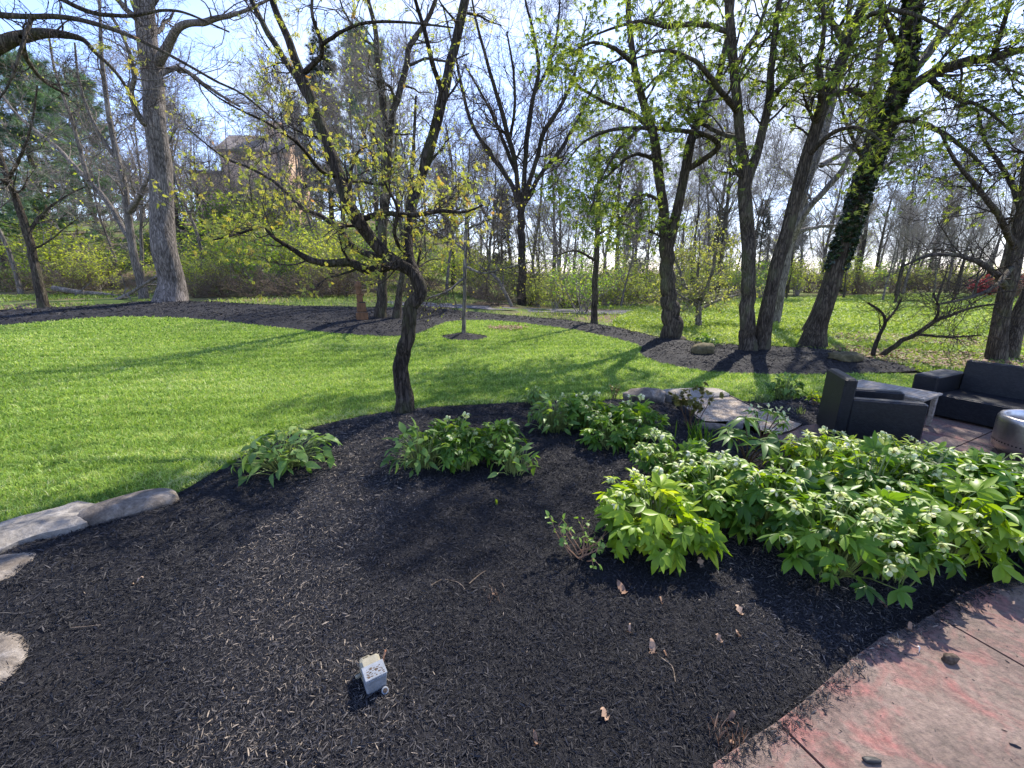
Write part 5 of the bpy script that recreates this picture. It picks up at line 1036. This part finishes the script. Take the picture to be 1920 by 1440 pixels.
def twiggy(label, px, py, H, nst, leaf, mt, tpl, size, n2=3, stem='redstem', spread=.35, name='peony', cat='peony', keep=1., nl=3):
    b = base(px, py); root = empty(name, b, label, cat); tr, cr = MB(), MB(); P0 = np.zeros((1, 3, 3)); P0[0, :, 2] = np.linspace(-.03, .02, 3)
    P1, R1 = spawn(P0, np.full((1, 3), .007), nst, .3, 1, (spread, .2), H, 8, .1, .06, .8, .5, .1, .003); P1[:, :, :2] += rng.normal(0, H * .1, (len(P1), 1, 2)); tubes(tr, P1, R1, 5, 0, .4)
    P2, R2 = spawn(P1, R1, n2, .4, 1, (.7, .25), H * .35, 5, .15, .05, .6, .5, .2, .0018); tubes(tr, P2, R2, 4, 0, .6)
    put_leaves(cr, np.concatenate([P2, P1[:, -5:]]), nl, tpl, size, 0, .1, tmin=.4, keep=keep); tr.build('stems', M[stem], root); cr.build('foliage', M[mt], root); return root
PEO = [palm(5, .07, .03, 1.8, .3, 2, 0.)]
twiggy('peony shoots with reddish stems and bronze green leaves beside the gravel path', 1296, 808, .4, 9, 1, 'peony', PEO, .8)
twiggy('small bronze twiggy plant at the lawn edge beside the boulder', 1150, 752, .22, 5, 1, 'peony', [LEAF1], .04, name='young_shrub', cat='shrub')
twiggy('scrubby little plant with dry stems and small grey green leaves on the mulch', 1082, 1062, .24, 14, 1, 'broad', [leaflet(1, .7, 3, .2, .2, .9)], .035, spread=.8, stem='dead_leaf', name='scrub_plant', cat='shrub', keep=.8, nl=2)
twiggy('low pale leafed sprig in the little bed before the armchair', 1530, 765, .16, 6, 1, 'hell_lime_sunlit', [LEAF1], .05, spread=.8, name='young_shrub', cat='shrub')
def rhodo(label, px, py, tips, mt, size, H, fl=0):
    b = base(px, py); root = empty('rhododendron', b, label, 'rhododendron'); tr, cr = MB(), MB(); L = [leaflet(1, .27, 4, .35, .25, .8), leaflet(1, .24, 4, .6, .3, .8)]
    for x, y, z in tips:
        P = spline(np.array([(0, 0, -.02), (x * .35, y * .35, z * .5), (x, y, z)]), 7); tubes(tr, P[None], np.linspace(.008, .004, 7)[None], 6); n = 10; a = np.arange(n) * 2.4 + rng.uniform(0, 6); e = rng.uniform(-.5, .35, n)
        d = np.stack([np.cos(a) * np.cos(e), np.sin(a) * np.cos(e), np.sin(e)], -1); c = rng.integers(0, 2, n)
        for k in (0, 1): scatter(cr, L[k], np.tile(P[-1], (n, 1))[c == k], rots(d[c == k], rng.normal(0, .3, (c == k).sum())), size * rng.uniform(.75, 1.15, (c == k).sum()), 0, rng.uniform(.2, .9, (c == k).sum()))
        if fl: scatter(cr, LEAF1, P[-1] + rng.normal(0, .03, (fl, 3)), rots(rng.normal(size=(fl, 3)) + [0, 0, .6]), .055, 1, rng.uniform(0, 1, fl))
    tr.build('stems', M['redstem'], root); cr.build('foliage', [M[mt], M['petal']], root, smooth=True)
rhodo('open rhododendron with whorls of long pale green leaves in front of the gravel path', 1400, 880, [(-.22, -.06, .3), (.05, -.1, .26), (.26, .02, .24), (-.02, .1, .42), (.14, -.16, .14), (-.1, .14, .3)], 'broad', .2, .4)
rhodo('small rhododendron with pale budding tips at the foot of the gravel path', 1428, 838, [(-.12, 0, .26), (.05, .05, .34), (.16, -.05, .24), (0, -.12, .18), (.2, .1, .3), (-.04, .16, .3), (.1, -.1, .3)], 'hell', .1, .3, 9)

# ------------------------------------------------------------------ furniture
def armchair():
    ang = math.radians(-19); c = np.array([3.33, 4.27, PZ]); r = empty('wicker_armchair', c, 'dark wicker armchair seen from its side and back, on the patio behind the hellebores', 'armchair', rz=ang)
    # local x: back to front, y: near side to far side
    Wd, D = .57, .73
    def sk(mb, x0, x1, y0, y1, z0, z1, lean=0., b=.018):
        box(mb, ((x0 + x1) / 2, (y0 + y1) / 2, (z0 + z1) / 2), (x1 - x0, y1 - y0, z1 - z0), 0, None, b)
        if lean:
            V = mb.V[-1]; V[:, 0] += lean * (V[:, 2] - z0)
    m = MB(); sk(m, 0, .11, 0, Wd, .0, .66, .03); m.build('backrest', M['wicker'], r)
    for y in (0, Wd - .11):
        m = MB(); sk(m, .1, D, y - .002, y + .112, .0, .46, 0, .018); m.build('armrest', M['wicker'], r)
    m = MB(); sk(m, .13, D - .01, .114, Wd - .114, .03, .27); m.build('seat', M['wicker'], r)
    for x in (.06, D - .06):
        for y in (.05, Wd - .05): m = MB(); box(m, (x, y, -.0), (.04, .04, .04)); m.build('foot', M['black'], r)
armchair()
def sofa():
    c = np.array([5.1, 5.07, PZ]); r = empty('wicker_sofa', c, 'long dark wicker sofa without cushions at the right edge of the patio', 'sofa', rz=math.atan2(-.9, .43))
    # local x along the sofa, y towards the back
    L = 1.75
    m = MB(); box(m, (L / 2, .27, .155), (L, .54, .27), 0, None, .018); m.build('seat', M['wicker'], r)
    m = MB(); box(m, (L / 2, .62, .34), (L, .16, .62), 0, rx(-.12), .018); m.build('backrest', M['wicker'], r)
    for x in (-.125, L + .125): m = MB(); box(m, (x, .33, .25), (.24, .7, .48), 0, None, .018); m.build('armrest', M['wicker'], r)
    for x in (-.2, L + .2):
        for y in (.04, .66): m = MB(); box(m, (x, y, 0), (.05, .05, .04)); m.build('foot', M['black'], r)
sofa()
def table():
    r = empty('coffee_table', (4.38, 4.46, PZ), 'low weathered wooden slatted table between the wicker armchair and sofa', 'table', rz=math.radians(30)); A, B_ = .5, .78; H = .39
    m = MB(); n = 6; w = A / n
    for i in range(n): box(m, (w * (i + .5), B_ / 2, H - .012), (w - .008, B_ - .09, .022), 0, None, .003, rng.uniform(0, 1))
    for y in (.022, B_ - .022): box(m, (A / 2, y, H - .012), (A, .04, .024), 0, None, .003)
    m.build('tabletop', M['teak'], r)
    m = MB()
    for y in (.06, B_ - .06): box(m, (A / 2, y, H - .045), (A - .1, .022, .04))
    for x in (.04, A - .04): box(m, (x, B_ / 2, H - .045), (.022, B_ - .14, .04))
    m.build('apron', M['teak'], r)
    for x in (.04, A - .04):
        for y in (.05, B_ - .05): m = MB(); box(m, (x, y, (H - .03) / 2), (.04, .04, H - .03), 0, None, .005, .5, -.25); m.build('leg', M['teak'], r)
table()
def fire_pit():
    r = empty('fire_pit', (4.95, 3.8, PZ), 'round brushed steel smokeless fire pit on the patio before the sofa', 'fire pit'); R = .345
    m = MB(); lathe(m, [(R * .93, .055), (R * .985, .075), (R, .12), (R, .33), (R * .995, .36), (R * .97, .375)], 72); m.build('body', M['steel'], r, smooth=True)
    m = MB(); lathe(m, [(R * .97, .374), (R * .955, .384), (R * .86, .386), (R * .83, .378), (R * .83, .3), (R * .82, .1), (0.001, .09)], 72); rim = m.build('rim', M['steel'], r, smooth=True)
    m = MB(); lathe(m, [(R * .8, -.0), (R * .82, .01), (R * .82, .05), (R * .93, .056)], 64); m.build('base_ring', M['steel'], r, smooth=True)
    h = MB()
    for i in range(72):
        a = i * 2 * math.pi / 72; V = []; f = []
        q = [(0, 0)] + [(.0075 * math.cos(t), .0075 * math.sin(t)) for t in np.linspace(0, 6.28, 9)[:-1]]; o = np.array([math.cos(a), math.sin(a), 0]); tt = np.array([-math.sin(a), math.cos(a), 0])
        V = np.array([o * (R + .0022) + tt * u + np.array([0, 0, .14 + w]) for u, w in q]); h.add(V, np.array([(0, k, k % 8 + 1) for k in range(1, 9)]))
    h.build('vent_holes', M['black'], r); bd = bpy.data.objects
fire_pit()
# ------------------------------------------------------------------ stones
def stone(label, px, py, s, seed, mt='rock', sink=.35, rot=0., name='boulder', cat='boulder', rough=.12, tilt=0.):
    b = base(px, py); mb = rock_mb(s, seed, rough, 40); o = mb.build(name, M[mt], smooth=True); o.location = (b[0], b[1], b[2] + s[2] * (1 - 2 * sink)); o.rotation_euler = (tilt, 0, rot); return tag(o, label, cat)
stone('rounded grey brown boulder half buried between lawn and near bed at left', 245, 960, (.29, .15, .085), 3, 'rock', .3, math.radians(38), rough=.09)
def flag(label, px_poly, z0, z1, mt='slab', name='flagstone', bump_=.012, seed=1):
    P = smooth_poly(W2(px_poly), .07); c = P.mean(0); n = len(P); b = np.array([c[0], c[1], 0]); mb = region_mb(P - c, .035, lambda x, y: z1 + bump_ * fbm(np.stack([x, y], -1), seed, 4, 5.) - .03 * sstep(.06, 0, edge_dist(P - c, x, y)))
    e = np.column_stack([P - c, z1 - .03 + bump_ * fbm(P - c, seed, 4, 5.)]); f = np.column_stack([(P - c) * 1.03, np.full(n, z0)]); j = np.arange(n); j2 = (j + 1) % n; mb.add(np.vstack([e, f]), np.stack([j, j2, j2 + n, j + n], -1)); o = mb.build(name, M[mt], loc=tuple(b), smooth=True); return tag(o, label, 'stone')
flag('long flat pale grey edging stone between the lawn and the near bed at left', [(-130, 1040), (-20, 998), (80, 972), (150, 955), (183, 955), (165, 995), (110, 1012), (40, 1030), (-60, 1075)], -.05, .085, bump_=.02, seed=2)
flag('low grey stone showing through the mulch below the long flat edging stone', [(-60, 1075), (20, 1050), (70, 1048), (78, 1060), (30, 1092), (-50, 1120)], -.05, .075, 'rock', bump_=.02, seed=3)
flag('pale flagstone half covered with mulch at the lower left edge', [(-180, 1200), (-60, 1190), (30, 1195), (60, 1215), (55, 1245), (25, 1285), (-30, 1330), (-150, 1380)], -.05, .07, 'rock', bump_=.01, seed=4)
flag('flat pale stone slab laid as a step at the top of the gravel path', [(1237, 741), (1290, 738), (1345, 738), (1366, 750), (1310, 753), (1266, 753)], -.03, .1, 'step', bump_=.004, seed=5)
stone('rough grey boulder beside the step slab at the lawn edge', 1207, 752, (.26, .2, .12), 11, 'rock', .3, .3, rough=.25)
stone('yellowish mossy rock alone in the bed left of the paired trunks', 1316, 668, (.24, .16, .15), 12, 'rock_moss', .3, .2, rough=.2)
stone('low mossy rock in the mulch at the foot of the ivy clad tree', 1583, 682, (.3, .2, .1), 13, 'rock_moss', .3, .1, rough=.2)
stone('pale small stone at the bottom end of the gravel path', 1378, 802, (.1, .07, .06), 14, 'slab', .3, .5, 'stone', 'stone', .15)
stone('dark low stone at the bottom left of the gravel path', 1335, 806, (.19, .08, .05), 15, 'rock', .3, -.1, 'stone', 'stone', .15)
def on_patio(px, py): q = at_z(px, py, PZ); return q
q = on_patio(1780, 1240); o = rock_mb((.032, .022, .02), 21, .22, 20).build('stone', M['lamp_dirt'], smooth=True); o.location = (q[0], q[1], PZ + .016); tag(o, 'small dark brown lump lying on the red patio slab', 'stone')
q = on_patio(1632, 1428); o = rock_mb((.03, .012, .008), 22, .25, 16).build('bark_piece', M['black'], smooth=True); o.location = (q[0], q[1], PZ + .006); tag(o, 'small dark bark piece on the red slab at the bottom of the view', 'bark')
def dead_leaf(label, px, py, L, w, rot, patio_=False, mt='dead_leaf', name='dead_leaf', lobes=0, z=.012):
    b = on_patio(px, py) if patio_ else base(px, py); L *= .8; w *= .8; v, f = leaflet(L, w, 6, -.25, .35, .9); v[:, 1] -= L / 2
    if lobes:
        k = np.repeat(np.arange(7), 3); v[:, 0] *= np.where(k % 2 == 1, 1.5, .6)
    v[:, 2] += .012 * np.sin(v[:, 1] / L * 5) + .004 * rng.normal(size=len(v)); mb = MB(); mb.add(v, f, 0, rng.uniform(.2, .9)); o = mb.build(name, M[mt], smooth=True); o.location = (b[0], b[1], b[2] + z); o.rotation_euler = (rng.normal(0, .2), rng.normal(0, .2), rot); return tag(o, label, 'leaf' if name == 'dead_leaf' else 'litter', 'fallen things on the bed and patio')
for l, px, py, L, w, ro, pa, lo in (('large curled tan dead leaf below the bright yellow green hellebore', 1164, 1118, .1, .045, .25, 0, 0), ('folded tan dead leaf in the open mulch, lowest of the larger leaves', 1222, 1230, .075, .035, -.3, 0, 0), ('short orange wood splinter on the mulch at left', 263, 1107, .055, .016, -.9, 0, 0),
    ('crumpled brown leaf in the shade under the bright hellebore', 1246, 1071, .07, .05, 1.2, 0, 1), ('brown lobed leaf in the shade right of the crumpled one', 1312, 1066, .07, .04, .2, 0, 1), ('small reddish oak leaf on the mulch before the overhanging hellebore', 1384, 1158, .06, .035, .3, 0, 1), ('thin pale leaf standing above the folded tan leaf', 1179, 1192, .04, .015, 0, 0, 0),
    ('small pinkish leaf near the bottom of the mulch', 1132, 1358, .045, .035, .8, 0, 1), ('narrow brown leaf at the bottom of the mulch below the middle', 1004, 1402, .055, .018, .3, 0, 0), ('pale round leaf beside the large curled one', 1238, 1140, .03, .024, 1., 0, 0), ('small tan leaf touching the folded tan dead leaf', 1247, 1242, .025, .018, 1.2, 0, 0),
    ('pale crumpled leaf pair between bed and patio', 1346, 1212, .04, .03, .5, 0, 1), ('tan leaf right of the pale crumpled pair', 1382, 1204, .035, .025, 2., 0, 1), ('dry leaf caught in the straw tuft at the patio corner', 1370, 1348, .045, .025, -.5, 0, 0), ('pale leaf tucked under the hellebore at the patio edge', 1655, 1140, .06, .03, 1.1, 0, 0), ('long pale leaf on mulch spilled over the patio edge', 1705, 1180, .05, .02, -.7, 1, 0)):
    dead_leaf(l, px, py, L, w, ro, bool(pa), lobes=lo)
dead_leaf('small white scrap on the red patio slab', 1722, 1221, .03, .022, .6, True, 'white', 'paper_scrap', 0, .006)
# straw twigs on the mulch
def twig(label, pts):
    P = spline(np.array([base(*p) + [0, 0, .012] for p in pts]), 8); b = P[0].copy(); mb = MB(); tubes(mb, (P - b)[None], np.linspace(.003, .0018, 8)[None], 5); o = mb.build('twig', M['twig_tan'], loc=tuple(b)); tag(o, label, 'twig', 'fallen things on the bed and patio')
twig('thin reddish twig on the mulch near the pale flagstone', [(138, 1194), (165, 1191), (193, 1187)]); twig('curved straw stalk on the mulch right of the lamp', [(808, 1112), (830, 1101), (860, 1108), (872, 1120)]); twig('bent straw stalk on the mulch near the lower right leaves', [(1238, 1250), (1258, 1270), (1264, 1298)]); twig('short straw stalk crossing the mulch above the dry tuft', [(880, 1110), (900, 1090), (912, 1082)])
# ------------------------------------------------------------------ lamp in the mulch, carved post
def lamp():
    b = base(702, 1296); r = empty('flood_light', b, 'small weathered grey and cream garden flood light lying in the front mulch', 'garden light', rz=math.radians(33)); T = rx(math.radians(9))
    m = MB(); box(m, (0, -.03, .045), (.078, .056, .084), 0, T, .004, .5, -.1); box(m, (0, -.0335, .09), (.088, .066, .008), 0, T, .002); m.build('housing', M['lamp_grey'], r)
    d = MB(); P = rng.uniform(-.5, .5, (34, 2)) * [.07, .042]; V = np.column_stack([P[:, 0], P[:, 1] - .024, np.full(34, .0965)]) @ T.T
    for p in V: v = rock_mb((.008, .006, .0016), int(rng.integers(0, 99)), .3, 10); d.add(v.V[0] + p, list(v.F.values())[0][0])
    d.build('dirt', M['lamp_dirt'], r)
    m = MB(); box(m, (0, .029, .046), (.08, .058, .088), 0, T, .009); box(m, (-.012, .06, .05), (.05, .03, .07), 0, T, .01); box(m, (-.052, .03, .035), (.022, .012, .014), 0, T, .002); m.build('back_cover', M['lamp_cream'], r)
    m = MB(); lathe(m, [(.008, -.007), (.0135, -.006), (.0145, 0), (.0135, .006), (.008, .007), (.008, -.007)], 24, 0, (.026, -.074, .012), rx(.9)); m.build('conduit_ring', M['lamp_grey'], r, smooth=True); m = MB(); lathe(m, [(.008, -.01), (.008, .012), (.0005, .013)], 16, 0, (.026, -.072, .012), rx(.9)); m.build('conduit_plug', M['lamp_dirt'], r)
    m = MB(); P = spline(np.array([(.042, .0, .06), (.05, .012, .085), (.06, .02, .1), (.066, .03, .105)]), 8); tubes(m, P[None], np.full((1, 8), .0012), 5); tubes(m, P[None] + np.array([.004, .003, -.006]), np.full((1, 8), .0012), 5); m.build('wire', M['copper'], r)
lamp()
def carved():
    b = base(680, 603); r = empty('carved_post', b, 'carved brown wooden figure post with notches and a wider plinth on the back bed', 'sculpture', rz=.25)
    m = MB(); box(m, (0, 0, .11), (.36, .3, .26), 0, None, .02, .5, .06); m.build('plinth', M['carved'], r)
    m = MB(); box(m, (0, 0, .4), (.29, .25, .32), 0, None, .03, .5, .12); box(m, (-.03, 0, .66), (.2, .2, .24), 0, rz(.1), .03, .5, .1); box(m, (-.045, .0, .9), (.16, .19, .3), 0, rz(-.1), .04, .5, .05); box(m, (.05, 0, .78), (.09, .13, .1), 0, rz(.4), .02); lathe(m, [(.11, 1.02), (.1, 1.1), (.07, 1.17), (.002, 1.2)], 14, 0, (-.045, 0, 0)); m.build('figure', M['carved'], r)
    for c_, s_ in (((0, 0, .243), (.28, .24, .03)), ((.04, -.04, .545), (.17, .14, .04))): m = MB(); box(m, c_, s_); m.build('notch', M['black'], r)
carved()
# worn patch of dry leaves on the lawn
def patch():
    c = gp(952, 616); n = 260; a = rng.uniform(0, 6.28, n); q = np.sqrt(rng.uniform(0, 1, n)); P = np.stack([c[0] + .62 * q * np.cos(a), c[1] + .5 * q * np.sin(a), np.full(n, G(c[0], c[1]) + .045)], -1); mb = MB(); scatter(mb, LEAF1, P, rots(rng.normal(size=(n, 3)) * [1, 1, .3]), rng.uniform(.06, .12, n), 0)
    tag(mb.build('leaf_litter', M['dead_leaf']), 'patch of dry leaves on the lawn right of the young tree', 'leaf litter', kind='stuff')
patch()
def litter():
    n = 14000; px = rng.uniform(1560, 2050, n); py = rng.uniform(625, 720, n); P = np.array([at_z(x, y, .02) for x, y in zip(px, py)]); k = pts_in(far_poly, P[:, 0], P[:, 1]) & (fbm(P[:, :2], 51, 3, .8) > -.35); P = P[k]; n = len(P); mb = MB(); scatter(mb, LEAF1, P, rots(rng.normal(size=(n, 3)) * [1, 1, .25]), rng.uniform(.06, .12, n), 0)
    tag(mb.build('leaf_litter', M['dead_leaf']), 'scattered dry brown leaves on the ground behind the sofa', 'leaf litter', kind='stuff')
litter()


def grit():
    n = 1500; x = rng.uniform(.6, 5.2, n); y = rng.uniform(.8, 4.6, n); k = pts_in(patio_poly, x, y); x, y = x[k], y[k]; n = len(x); mb = MB(); yaw = rng.uniform(0, 6.28, n); L = np.exp(rng.normal(-5.6, .5, n)); d = np.stack([np.cos(yaw), np.sin(yaw), 0 * yaw], -1); c = np.stack([x, y, np.full(n, PZ + .002)], -1)
    tubes(mb, np.stack([c - d * L[:, None], c, c + d * L[:, None]], 1), (L * rng.uniform(.2, .5, n))[:, None] * np.array([[.6, 1, .5]]), 4, 0, rng.uniform(0, .97, n)); tag(mb.build('grit', M['chip']), 'fine dark grit and bark crumbs on the patio slabs', 'grit', kind='stuff')
grit()
